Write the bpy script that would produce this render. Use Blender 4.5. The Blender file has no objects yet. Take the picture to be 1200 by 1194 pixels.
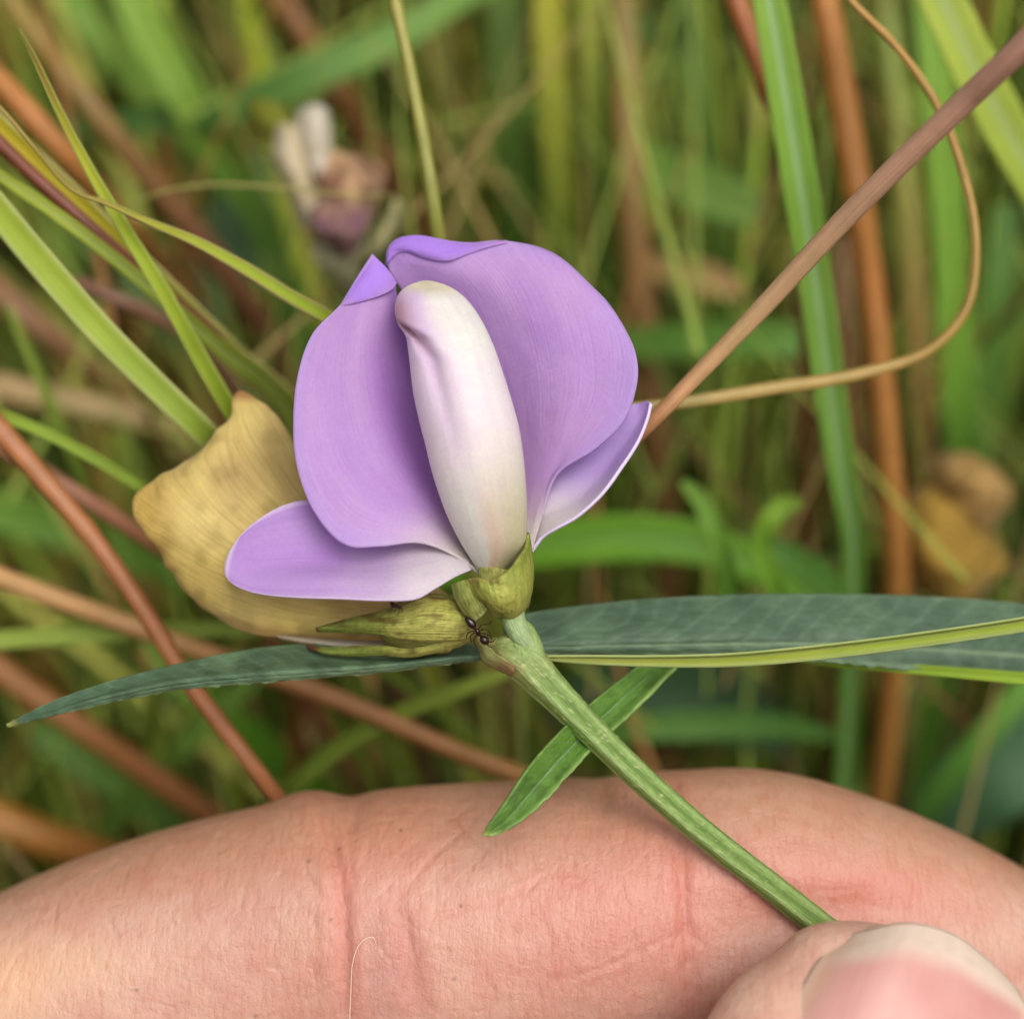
import bpy, bmesh, math, random
import numpy as np
from mathutils import Vector, Matrix

# ------------------------------------------------------------------ camera, sky, sun, exposure
scene = bpy.context.scene
PITCH = math.radians(30)
CAM = np.array([0.0, 0.0, 0.42])
D0 = 120.0                 # mm, focus distance
SC = 0.06                  # mm per photo pixel at the focus distance
APERTURE = 3.7             # mm
cam_data = bpy.data.cameras.new("camera")
cam_data.sensor_fit = 'HORIZONTAL'
cam_data.sensor_width = 36
cam_data.lens = 60
cam_data.clip_start = 0.005
cam_data.clip_end = 200
cam_data.dof.use_dof = True
cam_data.dof.focus_distance = (D0 - 1.6) * 0.001
cam_data.dof.aperture_fstop = 60.0 / APERTURE
cam_obj = bpy.data.objects.new("camera", cam_data)
scene.collection.objects.link(cam_obj)
cam_obj.location = CAM
cam_obj.rotation_euler = (math.pi / 2 - PITCH, 0, 0)
scene.camera = cam_obj

SUN_TO = Vector((0.26, -0.60, 0.76)).normalized()      # direction towards the sun
world = bpy.data.worlds.new("World")
scene.world = world
world.use_nodes = True
wn = world.node_tree.nodes
wl = world.node_tree.links
bgn = wn['Background']
sky = wn.new('ShaderNodeTexSky')
sky.sky_type = 'NISHITA'
sky.sun_disc = False
sky.sun_elevation = math.asin(SUN_TO.z)
sky.sun_rotation = math.atan2(SUN_TO.x, SUN_TO.y)
sky.dust_density = 4.0
sky.air_density = 1.0
hs = wn.new('ShaderNodeHueSaturation')
hs.inputs['Saturation'].default_value = 0.10
wl.new(sky.outputs[0], hs.inputs['Color'])
wl.new(hs.outputs[0], bgn.inputs['Color'])
bgn.inputs['Strength'].default_value = 0.12

sun_d = bpy.data.lights.new("sun", 'SUN')
sun_d.energy = 1.5
sun_d.angle = math.radians(35)
sun_d.color = (1.0, 0.95, 0.87)
sun_o = bpy.data.objects.new("sun", sun_d)
scene.collection.objects.link(sun_o)
sun_o.rotation_euler = (-SUN_TO).to_track_quat('-Z', 'Y').to_euler()

vs = scene.view_settings
vs.view_transform = 'Standard'
vs.look = 'None'
vs.exposure = 0.24
vs.gamma = 1.0
scene.render.engine = 'CYCLES'
scene.cycles.use_denoising = True
scene.cycles.max_bounces = 4
scene.cycles.diffuse_bounces = 3
scene.cycles.glossy_bounces = 2
scene.cycles.transmission_bounces = 3
scene.cycles.use_adaptive_sampling = True
scene.cycles.adaptive_threshold = 0.03

random.seed(7)
rng = np.random.default_rng(7)

# ------------------------------------------------------------------ coordinate helpers
cp, sp = math.cos(PITCH), math.sin(PITCH)
# camera axes in world: right, up, forward
AX = np.array([1.0, 0, 0]); AU = np.array([0, sp, cp]); AF = np.array([0, cp, -sp])

def P(px, py, d):
    """photo position and depth offset (mm from the focus distance) -> camera-space mm (right, up, depth)"""
    D = D0 + d
    k = SC * D / D0
    return np.array([(px - 600) * k, -(py - 597) * k, D])

def PA(a):
    a = np.asarray(a, float)
    D = D0 + a[..., 2]
    k = SC * D / D0
    return np.stack([(a[..., 0] - 600) * k, -(a[..., 1] - 597) * k, D], -1)

def W(c):
    c = np.asarray(c, float) * 0.001
    return CAM + c[..., 0:1] * AX + c[..., 1:2] * AU + c[..., 2:3] * AF

def W2C(w):
    r = np.asarray(w, float) - CAM
    return np.stack([r @ AX, r @ AU, r @ AF], -1) * 1000.0

def C2P(c):
    k = SC * c[..., 2] / D0
    return np.stack([c[..., 0] / k + 600, 597 - c[..., 1] / k, c[..., 2] - D0], -1)

def lin(h):
    if isinstance(h, str):
        h = h.lstrip('#'); h = [int(h[i:i + 2], 16) for i in (0, 2, 4)]
    c = np.array(h, float) / 255
    return np.where(c <= 0.04045, c / 12.92, ((c + 0.055) / 1.055) ** 2.4)

def mix(a, b, t):
    t = np.asarray(t)[..., None]
    return a * (1 - t) + b * t

def sstep(a, b, x):
    t = np.clip((np.asarray(x, float) - a) / (b - a), 0, 1)
    return t * t * (3 - 2 * t)

def resample(pts, n, arclen=True, even=False):
    """Catmull-Rom through pts (m,k) -> (n,k)"""
    p = np.asarray(pts, float)
    m = len(p)
    if m == 2:
        t = np.linspace(0, 1, n)[:, None]
        return p[0] * (1 - t) + p[1] * t
    if arclen:
        s = np.r_[0, np.cumsum(np.linalg.norm(np.diff(p[:, :min(3, p.shape[1])], axis=0), axis=1))]
        q = np.interp(np.linspace(0, s[-1], n), s, np.arange(m))
    else:
        q = np.linspace(0, m - 1, n)
    i = np.minimum(q.astype(int), m - 2)
    t = (q - i)[:, None]
    if even:
        h = np.ones(m - 1)
    else:                                       # centripetal spacing keeps uneven control points free of loops
        h = np.maximum(np.linalg.norm(np.diff(p[:, :min(3, p.shape[1])], axis=0), axis=1), 1e-6) ** 0.5
    sl = np.diff(p, axis=0) / h[:, None]
    tg = np.empty_like(p)
    tg[0] = sl[0]; tg[-1] = sl[-1]
    tg[1:-1] = (sl[:-1] * h[1:, None] + sl[1:] * h[:-1, None]) / (h[1:] + h[:-1])[:, None]
    hi = h[i][:, None]
    return ((2 * t ** 3 - 3 * t * t + 1) * p[i] + (t ** 3 - 2 * t * t + t) * hi * tg[i]
            + (3 * t * t - 2 * t ** 3) * p[i + 1] + (t ** 3 - t * t) * hi * tg[i + 1])

def vnoise(p, scale, seed=0):
    """cheap smooth value noise for numpy points (n,k) in -1..1"""
    p = np.asarray(p, float) * scale + seed * 17.31
    out = np.zeros(p.shape[:-1])
    k = p.shape[-1]
    i0 = np.floor(p).astype(np.int64)
    f = p - i0
    f = f * f * (3 - 2 * f)
    for c in range(2 ** k):
        w = np.ones(p.shape[:-1]); h = np.zeros(p.shape[:-1], np.int64)
        for j in range(k):
            b = (c >> j) & 1
            w = w * (f[..., j] if b else 1 - f[..., j])
            h = h + (i0[..., j] + b) * (374761393, 668265263, 2147483647 % 1000003)[j]
        h = (h ^ (h >> 13)) * 1274126177
        h = (h ^ (h >> 16)) & 0xffff
        out += w * (h / 32767.5 - 1)
    return out

# ------------------------------------------------------------------ object helpers
ORIGIN = {}
def _place(o, origin, parent):
    ORIGIN[o.name] = np.asarray(origin, float)
    scene.collection.objects.link(o)
    if parent is not None:
        o.parent = parent
        o.location = ORIGIN[o.name] - ORIGIN[parent.name]
    else:
        o.location = ORIGIN[o.name]

def props(o, label=None, cat=None, group=None, kind=None):
    if label: o['label'] = label
    if cat: o['category'] = cat
    if group: o['group'] = group
    if kind: o['kind'] = kind
    return o

def empty(name, cam_pt, parent=None):
    o = bpy.data.objects.new(name, None)
    o.empty_display_size = 0.01
    _place(o, W(cam_pt), parent)
    return o

def mesh_obj(name, cverts, faces, mats, parent=None, col=None, uv=None, origin=None, smooth=True, is_world=False, matidx=None):
    w = np.asarray(cverts) if is_world else W(cverts)
    org = w.mean(0) if origin is None else (np.asarray(origin) if is_world else W(origin))
    me = bpy.data.meshes.new(name)
    me.from_pydata((w - org).tolist(), [], [list(map(int, f)) for f in faces])
    if not isinstance(mats, (list, tuple)): mats = [mats]
    for m in mats: me.materials.append(m)
    if col is not None:
        a = me.color_attributes.new('Col', 'FLOAT_COLOR', 'POINT')
        c = np.ones((len(w), 4), np.float32); c[:, :3] = col
        a.data.foreach_set('color', c.ravel())
    if uv is not None:
        a = me.attributes.new('puv', 'FLOAT_VECTOR', 'POINT')
        c = np.zeros((len(w), 3), np.float32); c[:, :2] = uv
        a.data.foreach_set('vector', c.ravel())
    if matidx is not None:
        me.polygons.foreach_set('material_index', np.asarray(matidx, np.int32))
    if smooth:
        me.polygons.foreach_set('use_smooth', np.ones(len(me.polygons), bool))
    me.update()
    o = bpy.data.objects.new(name, me)
    _place(o, org, parent)
    return o

def grid_faces(n, m, off=0, wrap=False):
    f = []
    for i in range(n - 1):
        for j in range(m if wrap else m - 1):
            j2 = (j + 1) % m
            f.append((off + i * m + j, off + i * m + j2, off + (i + 1) * m + j2, off + (i + 1) * m + j))
    return f

def solid(o, th, rim=0, offset=0.0):
    s = o.modifiers.new('thick', 'SOLIDIFY')
    s.thickness = th * 0.001
    s.offset = offset
    s.use_even_offset = False
    s.material_offset_rim = rim
    return s

def patch(ribs, nu=48, nv=72):
    """ribs: curves of (px,py,d) from base to tip, listed across -> camera verts (nu*nv), u, v"""
    r = np.stack([resample(PA(r), nv) for r in ribs])            # (k, nv, 3)
    g = np.stack([resample(r[:, j], nu, arclen=False, even=True) for j in range(nv)], 1)   # (nu,nv,3)
    u, v = np.meshgrid(np.linspace(0, 1, nu), np.linspace(0, 1, nv), indexing='ij')
    return g.reshape(-1, 3), u.ravel(), v.ravel()

def frames(c):
    t = np.gradient(c, axis=0)
    t /= np.linalg.norm(t, axis=1)[:, None] + 1e-9
    n1 = np.cross(t, np.array([0, 0, 1.0]))
    n1 /= np.linalg.norm(n1, axis=1)[:, None] + 1e-9
    n2 = np.cross(t, n1)      # roughly along depth
    return t, n1, n2

def tube(path, rad, n=40, seg=16, depth=1.0, prof=None, cap=True, arclen=True):
    """path (m,3) photo px + d; rad (m,) in px at that depth (half width). returns verts, faces, v, theta"""
    a = np.c_[np.asarray(path, float), np.asarray(rad, float)]
    pc = np.c_[PA(a[:, :3]), a[:, 3] * SC * (D0 + a[:, 2]) / D0]
    q = resample(pc, n, arclen)
    c, r = q[:, :3], np.maximum(q[:, 3], 0.01)
    t, n1, n2 = frames(c)
    th = np.linspace(0, 2 * np.pi, seg, endpoint=False)
    R = np.repeat(r[:, None], seg, 1)
    vv = np.repeat(np.linspace(0, 1, n)[:, None], seg, 1)
    tt = np.repeat(th[None], n, 0)
    if prof is not None: R = R * prof(tt, vv)
    V = c[:, None] + R[..., None] * (np.cos(th)[None, :, None] * n1[:, None] + depth * np.sin(th)[None, :, None] * n2[:, None])
    V = V.reshape(-1, 3)
    F = grid_faces(n, seg, wrap=True)
    if cap:
        F.append(list(range(seg))[::-1]); F.append(list(range((n - 1) * seg, n * seg)))
    return V, F, vv.ravel(), tt.ravel()

# ------------------------------------------------------------------ materials
def new_mat(name):
    m = bpy.data.materials.new(name)
    m.use_nodes = True
    return m, m.node_tree.nodes, m.node_tree.links, m.node_tree.nodes['Principled BSDF']

def attr(nd, name):
    a = nd.new('ShaderNodeAttribute'); a.attribute_name = name; return a

def mapping(nd, ln, src, scale):
    mp = nd.new('ShaderNodeMapping'); mp.inputs['Scale'].default_value = scale
    ln.new(src, mp.inputs['Vector']); return mp.outputs[0]

def noise(nd, ln, vec, scale, detail=3, rough=0.5):
    n = nd.new('ShaderNodeTexNoise'); n.inputs['Scale'].default_value = scale
    n.inputs['Detail'].default_value = detail; n.inputs['Roughness'].default_value = rough
    ln.new(vec, n.inputs['Vector']); return n.outputs['Fac']

def mrange(nd, ln, src, a, b, c, d):
    n = nd.new('ShaderNodeMapRange')
    for k, v in zip(('From Min', 'From Max', 'To Min', 'To Max'), (a, b, c, d)): n.inputs[k].default_value = v
    ln.new(src, n.inputs['Value']); return n.outputs[0]

def mixc(nd, ln, fac, a, b, mode='MIX'):
    n = nd.new('ShaderNodeMix'); n.data_type = 'RGBA'; n.blend_type = mode
    for sock, val in ((n.inputs[0], fac), (n.inputs[6], a), (n.inputs[7], b)):
        if hasattr(val, 'links'): ln.new(val, sock)
        elif isinstance(val, (int, float)): sock.default_value = val
        else: sock.default_value = (*val, 1)
    return n.outputs[2]

def bump(nd, ln, h, strength, dist, nrm=None):
    b = nd.new('ShaderNodeBump'); b.inputs['Strength'].default_value = strength
    b.inputs['Distance'].default_value = dist
    ln.new(h, b.inputs['Height'])
    if nrm is not None: ln.new(nrm, b.inputs['Normal'])
    return b.outputs[0]

def translucent_out(nd, ln, pb, colour, fac, nrm=None):
    t = nd.new('ShaderNodeBsdfTranslucent'); ln.new(colour, t.inputs['Color'])
    if nrm is not None: ln.new(nrm, t.inputs['Normal'])
    m = nd.new('ShaderNodeMixShader'); m.inputs[0].default_value = fac
    ln.new(pb.outputs[0], m.inputs[1]); ln.new(t.outputs[0], m.inputs[2])
    ln.new(m.outputs[0], nd['Material Output'].inputs['Surface'])

def mat_petal(name, vein=(0.80, 0.70, 0.92), vein_amt=0.5, fine=1.0, trans=0.28, vs_=(60, 2.2, 1), rough=0.55):
    m, nd, ln, pb = new_mat(name)
    col = attr(nd, 'Col').outputs['Color']
    uv = attr(nd, 'puv').outputs['Vector']
    v1 = noise(nd, ln, mapping(nd, ln, uv, vs_), 1.0, 4, 0.55)
    oc = nd.new('ShaderNodeTexCoord').outputs['Object']
    v2 = noise(nd, ln, oc, 900, 5, 0.6)
    v3 = noise(nd, ln, oc, 4200, 3, 0.6)
    f1 = mrange(nd, ln, v1, 0.42, 0.68, 0, vein_amt)
    c1 = mixc(nd, ln, f1, col, mixc(nd, ln, 1.0, col, vein, 'MULTIPLY'))
    f2 = mrange(nd, ln, v2, 0.35, 0.7, 0, 0.35)
    c2 = mixc(nd, ln, f2, c1, mixc(nd, ln, 1.0, c1, (0.93, 0.80, 0.97), 'MULTIPLY'))
    c2 = mixc(nd, ln, mrange(nd, ln, v3, 0.38, 0.66, 0, 0.32), c2, mixc(nd, ln, 1.0, c2, (0.86, 0.80, 0.88), 'MULTIPLY'))
    ln.new(c2, pb.inputs['Base Color'])
    pb.inputs['Roughness'].default_value = rough
    pb.inputs['Specular IOR Level'].default_value = 0.3
    pb.inputs['Sheen Weight'].default_value = 0.12
    pb.inputs['Sheen Roughness'].default_value = 0.4
    b1 = bump(nd, ln, v1, 0.35 * fine, 0.00012)
    b2 = bump(nd, ln, v3, 0.25 * fine, 0.00004, b1)
    b3 = bump(nd, ln, v2, 0.3 * fine, 0.0002, b2)
    ln.new(b3, pb.inputs['Normal'])
    translucent_out(nd, ln, pb, c2, trans)
    return m

def mat_rim(name, colour):
    m, nd, ln, pb = new_mat(name)
    pb.inputs['Base Color'].default_value = (*colour, 1)
    pb.inputs['Roughness'].default_value = 0.5
    return m

def mat_plant(name, streak=(30, 1.5, 1), streak_amt=0.35, mottled=0.3, rough=0.5, trans=0.12, bmp=0.4, mscale=700, spec=0.4, dark=(0.55, 0.62, 0.5)):
    m, nd, ln, pb = new_mat(name)
    col = attr(nd, 'Col').outputs['Color']
    uv = attr(nd, 'puv').outputs['Vector']
    oc = nd.new('ShaderNodeTexCoord').outputs['Object']
    v1 = noise(nd, ln, mapping(nd, ln, uv, streak), 1.0, 3, 0.5)
    v2 = noise(nd, ln, oc, mscale, 3, 0.6)
    f1 = mrange(nd, ln, v1, 0.4, 0.66, 0, streak_amt)
    c1 = mixc(nd, ln, f1, col, mixc(nd, ln, 1.0, col, dark, 'MULTIPLY'))
    f2 = mrange(nd, ln, v2, 0.35, 0.7, 0, mottled)
    c2 = mixc(nd, ln, f2, c1, mixc(nd, ln, 1.0, c1, (0.6, 0.68, 0.55), 'MULTIPLY'))
    ln.new(c2, pb.inputs['Base Color'])
    pb.inputs['Roughness'].default_value = rough
    pb.inputs['Specular IOR Level'].default_value = spec
    b1 = bump(nd, ln, v1, bmp, 0.00012)
    b2 = bump(nd, ln, v2, bmp * 0.8, 0.00015, b1)
    ln.new(b2, pb.inputs['Normal'])
    translucent_out(nd, ln, pb, c2, trans)
    return m

def mat_skin():
    m, nd, ln, pb = new_mat('skin')
    col = attr(nd, 'Col').outputs['Color']
    oc = nd.new('ShaderNodeTexCoord').outputs['Object']
    a = noise(nd, ln, oc, 160, 4, 0.6)
    b = noise(nd, ln, oc, 620, 4, 0.65)
    f = mrange(nd, ln, a, 0.36, 0.66, 0, 0.55)
    c1 = mixc(nd, ln, f, col, mixc(nd, ln, 1.0, col, (0.96, 0.79, 0.75), 'MULTIPLY'))
    f2 = mrange(nd, ln, b, 0.42, 0.72, 0, 0.45)
    c2 = mixc(nd, ln, f2, c1, mixc(nd, ln, 1.0, c1, (0.95, 0.80, 0.74), 'MULTIPLY'))
    SKINCOL = c2
    pb.inputs['Roughness'].default_value = 0.46
    pb.inputs['Specular IOR Level'].default_value = 0.42
    pb.inputs['Subsurface Weight'].default_value = 0.22
    pb.inputs['Subsurface Radius'].default_value = (1.0, 0.35, 0.2)
    pb.inputs['Subsurface Scale'].default_value = 0.0016
    # fine furrows: two crossed sets of thin lines plus pore cells
    w1 = noise(nd, ln, mapping(nd, ln, oc, (3400, 700, 700)), 1.0, 3, 0.6)
    mp = nd.new('ShaderNodeMapping'); mp.inputs['Rotation'].default_value = (0.3, 0.9, 0.8)
    mp.inputs['Scale'].default_value = (1100, 4200, 1100)
    ln.new(oc, mp.inputs['Vector'])
    w2 = noise(nd, ln, mp.outputs[0], 1.0, 3, 0.6)
    vo = nd.new('ShaderNodeTexVoronoi'); vo.feature = 'DISTANCE_TO_EDGE'
    vo.inputs['Scale'].default_value = 2300
    ln.new(mapping(nd, ln, oc, (1.0, 0.6, 0.6)), vo.inputs['Vector'])
    cell = mrange(nd, ln, vo.outputs['Distance'], 0.0, 0.14, 0, 1)
    k1 = mixc(nd, ln, mrange(nd, ln, w1, 0.50, 0.36, 0, 0.40), SKINCOL, mixc(nd, ln, 1.0, SKINCOL, (0.84, 0.66, 0.60), 'MULTIPLY'))
    k2 = mixc(nd, ln, mrange(nd, ln, w2, 0.64, 0.74, 0, 0.35), k1, mixc(nd, ln, 1.0, k1, (1.12, 1.14, 1.16), 'MULTIPLY'))
    ln.new(k2, pb.inputs['Base Color'])
    b1 = bump(nd, ln, w1, 0.34, 0.00018)
    b2 = bump(nd, ln, w2, 0.32, 0.00014, b1)
    b3 = bump(nd, ln, cell, 0.28, 0.00005, b2)
    b4 = bump(nd, ln, b, 0.4, 0.0005, b3)
    ln.new(b4, pb.inputs['Normal'])
    return m

M_PETAL = mat_petal('petal_violet', trans=0.4, vein_amt=0.26, vs_=(85, 3.5, 1), fine=1.3)
M_RIM = mat_rim('petal_rim', lin('#D9C6E6'))
M_RIMB = mat_rim('petal_rim_banner', lin('#B48FD8'))
M_KEEL = mat_petal('petal_keel', vein=(0.90, 0.84, 0.9), vein_amt=0.35, fine=0.7, trans=0.3, vs_=(18, 1.6, 1))
M_DRY = mat_petal('petal_withered', vein=(0.66, 0.56, 0.40), vein_amt=0.5, fine=1.2, trans=0.38, vs_=(75, 5.0, 1), rough=0.7)
M_RIMD = mat_rim('petal_rim_withered', lin('#B79A55'))
M_CALYX = mat_plant('calyx_green', (26, 3, 1), 0.55, 0.8, 0.6, 0.1, 1.2, 2300, 0.25)
M_STEM = mat_plant('stem_green', (9, 5, 1), 0.45, 0.55, 0.5, 0.05, 0.9, 2200)
M_LEAF = mat_plant('leaf_bluegreen', (10, 9, 1), 0.35, 0.55, 0.55, 0.1, 0.8, 900, 0.35)
M_GRASS = mat_plant('grass_green', (26, 0.8, 1), 0.40, 0.3, 0.5, 0.3, 0.5, 300, 0.25)
M_STALK = mat_plant('grass_stalk', (10, 1.5, 1), 0.5, 0.55, 0.45, 0.05, 0.4, 500, 0.45)
def mat_mass():
    m, nd, ln, pb = new_mat('grass_mass')
    col = attr(nd, 'Col').outputs['Color']
    ln.new(col, pb.inputs['Base Color']); pb.inputs['Roughness'].default_value = 0.6; pb.inputs['Specular IOR Level'].default_value = 0.15
    translucent_out(nd, ln, pb, col, 0.25)
    return m
M_FILL = mat_mass()
M_SKIN = mat_skin()

# ------------------------------------------------------------------ setting: ground
def mat_ground():
    m, nd, ln, pb = new_mat('soil')
    oc = nd.new('ShaderNodeTexCoord').outputs['Object']
    a = noise(nd, ln, oc, 9, 6, 0.65); b = noise(nd, ln, oc, 60, 5, 0.7)
    c = mixc(nd, ln, mrange(nd, ln, a, 0.35, 0.65, 0, 1), lin('#2A2416'), lin('#33371C'))
    c = mixc(nd, ln, mrange(nd, ln, b, 0.5, 0.7, 0, 0.6), c, lin('#5A4A2E'))
    ln.new(c, pb.inputs['Base Color']); pb.inputs['Roughness'].default_value = 0.9
    ln.new(bump(nd, ln, b, 0.8, 0.01), pb.inputs['Normal'])
    return m
gx = np.concatenate([-np.geomspace(60, 0.6, 14), np.linspace(-0.5, 0.5, 21), np.geomspace(0.6, 60, 14)])
gX, gY = np.meshgrid(gx, gx + 0.5, indexing='ij')
gZ = 0.012 * vnoise(np.stack([gX, gY], -1), 5.0, 3) * (np.hypot(gX, gY) < 4)
props(mesh_obj('ground', np.stack([gX, gY, gZ], -1).reshape(-1, 3), grid_faces(len(gx), len(gx)), mat_ground(), is_world=True, origin=(0, 0.5, 0)), kind='structure')

# ------------------------------------------------------------------ setting: the grass mass behind (nobody could count it)
PAL_G = [lin(h) * 1.55 for h in ('#6C8230', '#7E9238', '#5C7632', '#90A048', '#4C6C40', '#94A84E', '#6E8840', '#82902E', '#A0A05A')]
PAL_O = [lin(h) * 1.3 for h in ('#8A6A34', '#9A6A3C', '#7A5230', '#93803E', '#A88A50')]
def grass_mass():
    V, F, Cc, UV = [], [], [], []
    off = 0
    ns = 7
    for k in range(20000):
        if k < 17000:
            y = 0.22 + 1.25 * rng.random() ** 1.7; x = (rng.random() - 0.5) * (0.55 + 1.2 * y)
        else:
            y = 0.3 + 3.5 * rng.random(); x = (rng.random() - 0.5) * 7
        h = rng.uniform(0.16, 0.62)
        lean = rng.normal(0, 0.16 if rng.random() < 0.7 else 0.45, 2) * h
        lean[0] -= 0.22 * h * sstep(0.1, -0.15, x)        # the left side leans to the left
        curl = rng.uniform(0.0, 0.5)
        t = np.linspace(0, 1, ns)
        cx = x + lean[0] * (t + curl * t ** 3); cy = y + lean[1] * (t + curl * t ** 3); cz = h * (t - 0.25 * curl * t ** 3)
        c = np.stack([cx, cy, cz], -1)
        cc = C2P(W2C(c))
        if ((cc[:, 2] < 46) & (cc[:, 2] > -D0 - 60)).any():
            if np.hypot(*(c[:, :2] - np.array([0, 0.06])).T).min() < 0.17 or (cc[:, 2] < 46).any() and abs(x) < 0.3: continue
        stalk = rng.random() < 0.15
        w = (rng.uniform(0.0004, 0.0010) if stalk else rng.uniform(0.0005, 0.0022)) * (1 + 0.4 * y)
        wd = w * np.maximum(1 - t ** 2.2, 0.05) if not stalk else w * np.ones(ns)
        a = rng.uniform(0, np.pi)
        side = np.array([np.cos(a), np.sin(a) * 0.5, 0])
        side /= np.linalg.norm(side)
        nrm = np.array([-side[1], side[0], 0])
        L = c - side * wd[:, None]; R = c + side * wd[:, None]; Mid = c + nrm * (wd * (0.6 if not stalk else 1.0))[:, None]
        V.append(np.stack([L, Mid, R], 1).reshape(-1, 3))
        F += [(off + i * 3 + j, off + i * 3 + j + 1, off + i * 3 + 4 + j, off + i * 3 + 3 + j) for i in range(ns - 1) for j in range(2)]
        if stalk:
            F += [(off + i * 3 + 2, off + i * 3, off + i * 3 + 3, off + i * 3 + 5) for i in range(ns - 1)]
        base = (PAL_O if (stalk and rng.random() < 0.75) or rng.random() < 0.06 else PAL_G)
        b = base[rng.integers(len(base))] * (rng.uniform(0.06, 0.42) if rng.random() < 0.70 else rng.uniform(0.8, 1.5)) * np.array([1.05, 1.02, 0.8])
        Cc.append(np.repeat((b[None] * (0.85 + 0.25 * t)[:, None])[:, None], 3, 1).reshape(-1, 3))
        UV.append(np.stack([np.tile([0, .5, 1], ns) + k * 3.7, np.repeat(t, 3) + k], -1))
        off += ns * 3
    # fine straw and thin blades tangled between, leaning every way
    for k in range(260):
        x0, y0 = rng.uniform(-150, 1350), rng.uniform(-80, 900); dd = rng.uniform(60, 230)
        ang = rng.normal(2.25, 0.35) if x0 < 560 and rng.random() < 0.7 else rng.normal(math.pi / 2, 0.28)
        if rng.random() < 0.25: ang = rng.uniform(0.2, 2.9)
        c0 = P(x0, y0, dd); L = rng.uniform(45, 120); cv = rng.normal(0, 0.5)
        t = np.linspace(-0.55, 0.45, ns)
        a_ = ang + cv * t
        dirs = np.stack([np.cos(a_), np.sin(a_), rng.normal(0, 0.35) - 0.5 * t], -1)
        c = c0 + np.cumsum(dirs * (L / ns), 0) - np.cumsum(dirs * (L / ns), 0)[ns // 2]
        if (c[:, 2] < D0 + 34).any(): continue
        wd = rng.uniform(0.12, 0.42) * np.linspace(1, 0.25, ns)
        side = np.stack([-np.sin(a_), np.cos(a_), 0 * a_], -1)
        Vs = np.stack([c - side * wd[:, None], c - np.array([0, 0, 0.5]) * wd[:, None], c + side * wd[:, None]], 1).reshape(-1, 3)
        V.append(W(Vs))
        F += [(off + i * 3 + j, off + i * 3 + j + 1, off + i * 3 + 4 + j, off + i * 3 + 3 + j) for i in range(ns - 1) for j in range(2)]
        b = (lin('#A8BC58') if rng.random() < 0.62 else lin('#C0A468') if rng.random() < 0.6 else lin('#A87848')) * rng.uniform(0.4, 1.15)
        Cc.append(np.repeat(b[None], ns * 3, 0)); UV.append(np.zeros((ns * 3, 2)))
        off += ns * 3
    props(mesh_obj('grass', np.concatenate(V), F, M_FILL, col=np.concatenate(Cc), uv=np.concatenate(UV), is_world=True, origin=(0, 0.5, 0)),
          'dense blurred green and brown grass filling the background', 'grass', kind='stuff')
grass_mass()

# ------------------------------------------------------------------ single grass blades and stalks one can tell apart
def to_ground(path, wid, drift=(0.0, 0.09)):
    """continue a blade from its lowest point down to the soil"""
    w = W(PA(np.array([path[-1]])))[0]
    prev = W(PA(np.array([path[-2]])))[0]
    dirn = w - prev; dirn /= np.linalg.norm(dirn)
    g = np.array([w[0] + drift[0] + dirn[0] * 0.05, w[1] + drift[1], 0.002])
    m1 = w + dirn * 0.03 + (g - w) * 0.22
    m2 = w + (g - w) * 0.6 + dirn * 0.02
    ex = C2P(W2C(np.array([m1, m2, g])))
    k = (D0 + path[-1][2]) / (D0 + ex[:, 2])
    return list(path) + [tuple(e) for e in ex], list(wid) + [wid[-1] * kk for kk in k]

def deepen(path):
    return [(x, y, d if d < 25 else 25 + (d - 25) * 1.35) for x, y, d in path]

def colour_run(cols, nvis, ntot, n, tint=(1.36, 1.18, 0.85)):
    cl = np.stack([lin(x) for x in cols]) * np.array(tint)
    if len(cl) == 1: cl = np.repeat(cl, 2, 0)
    q = np.clip(np.linspace(0, ntot - 1, n) / (nvis - 1), 0, 1) * (len(cl) - 1)
    i = np.minimum(q.astype(int), len(cl) - 2)
    return mix(cl[i], cl[i + 1], q - i)

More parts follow.
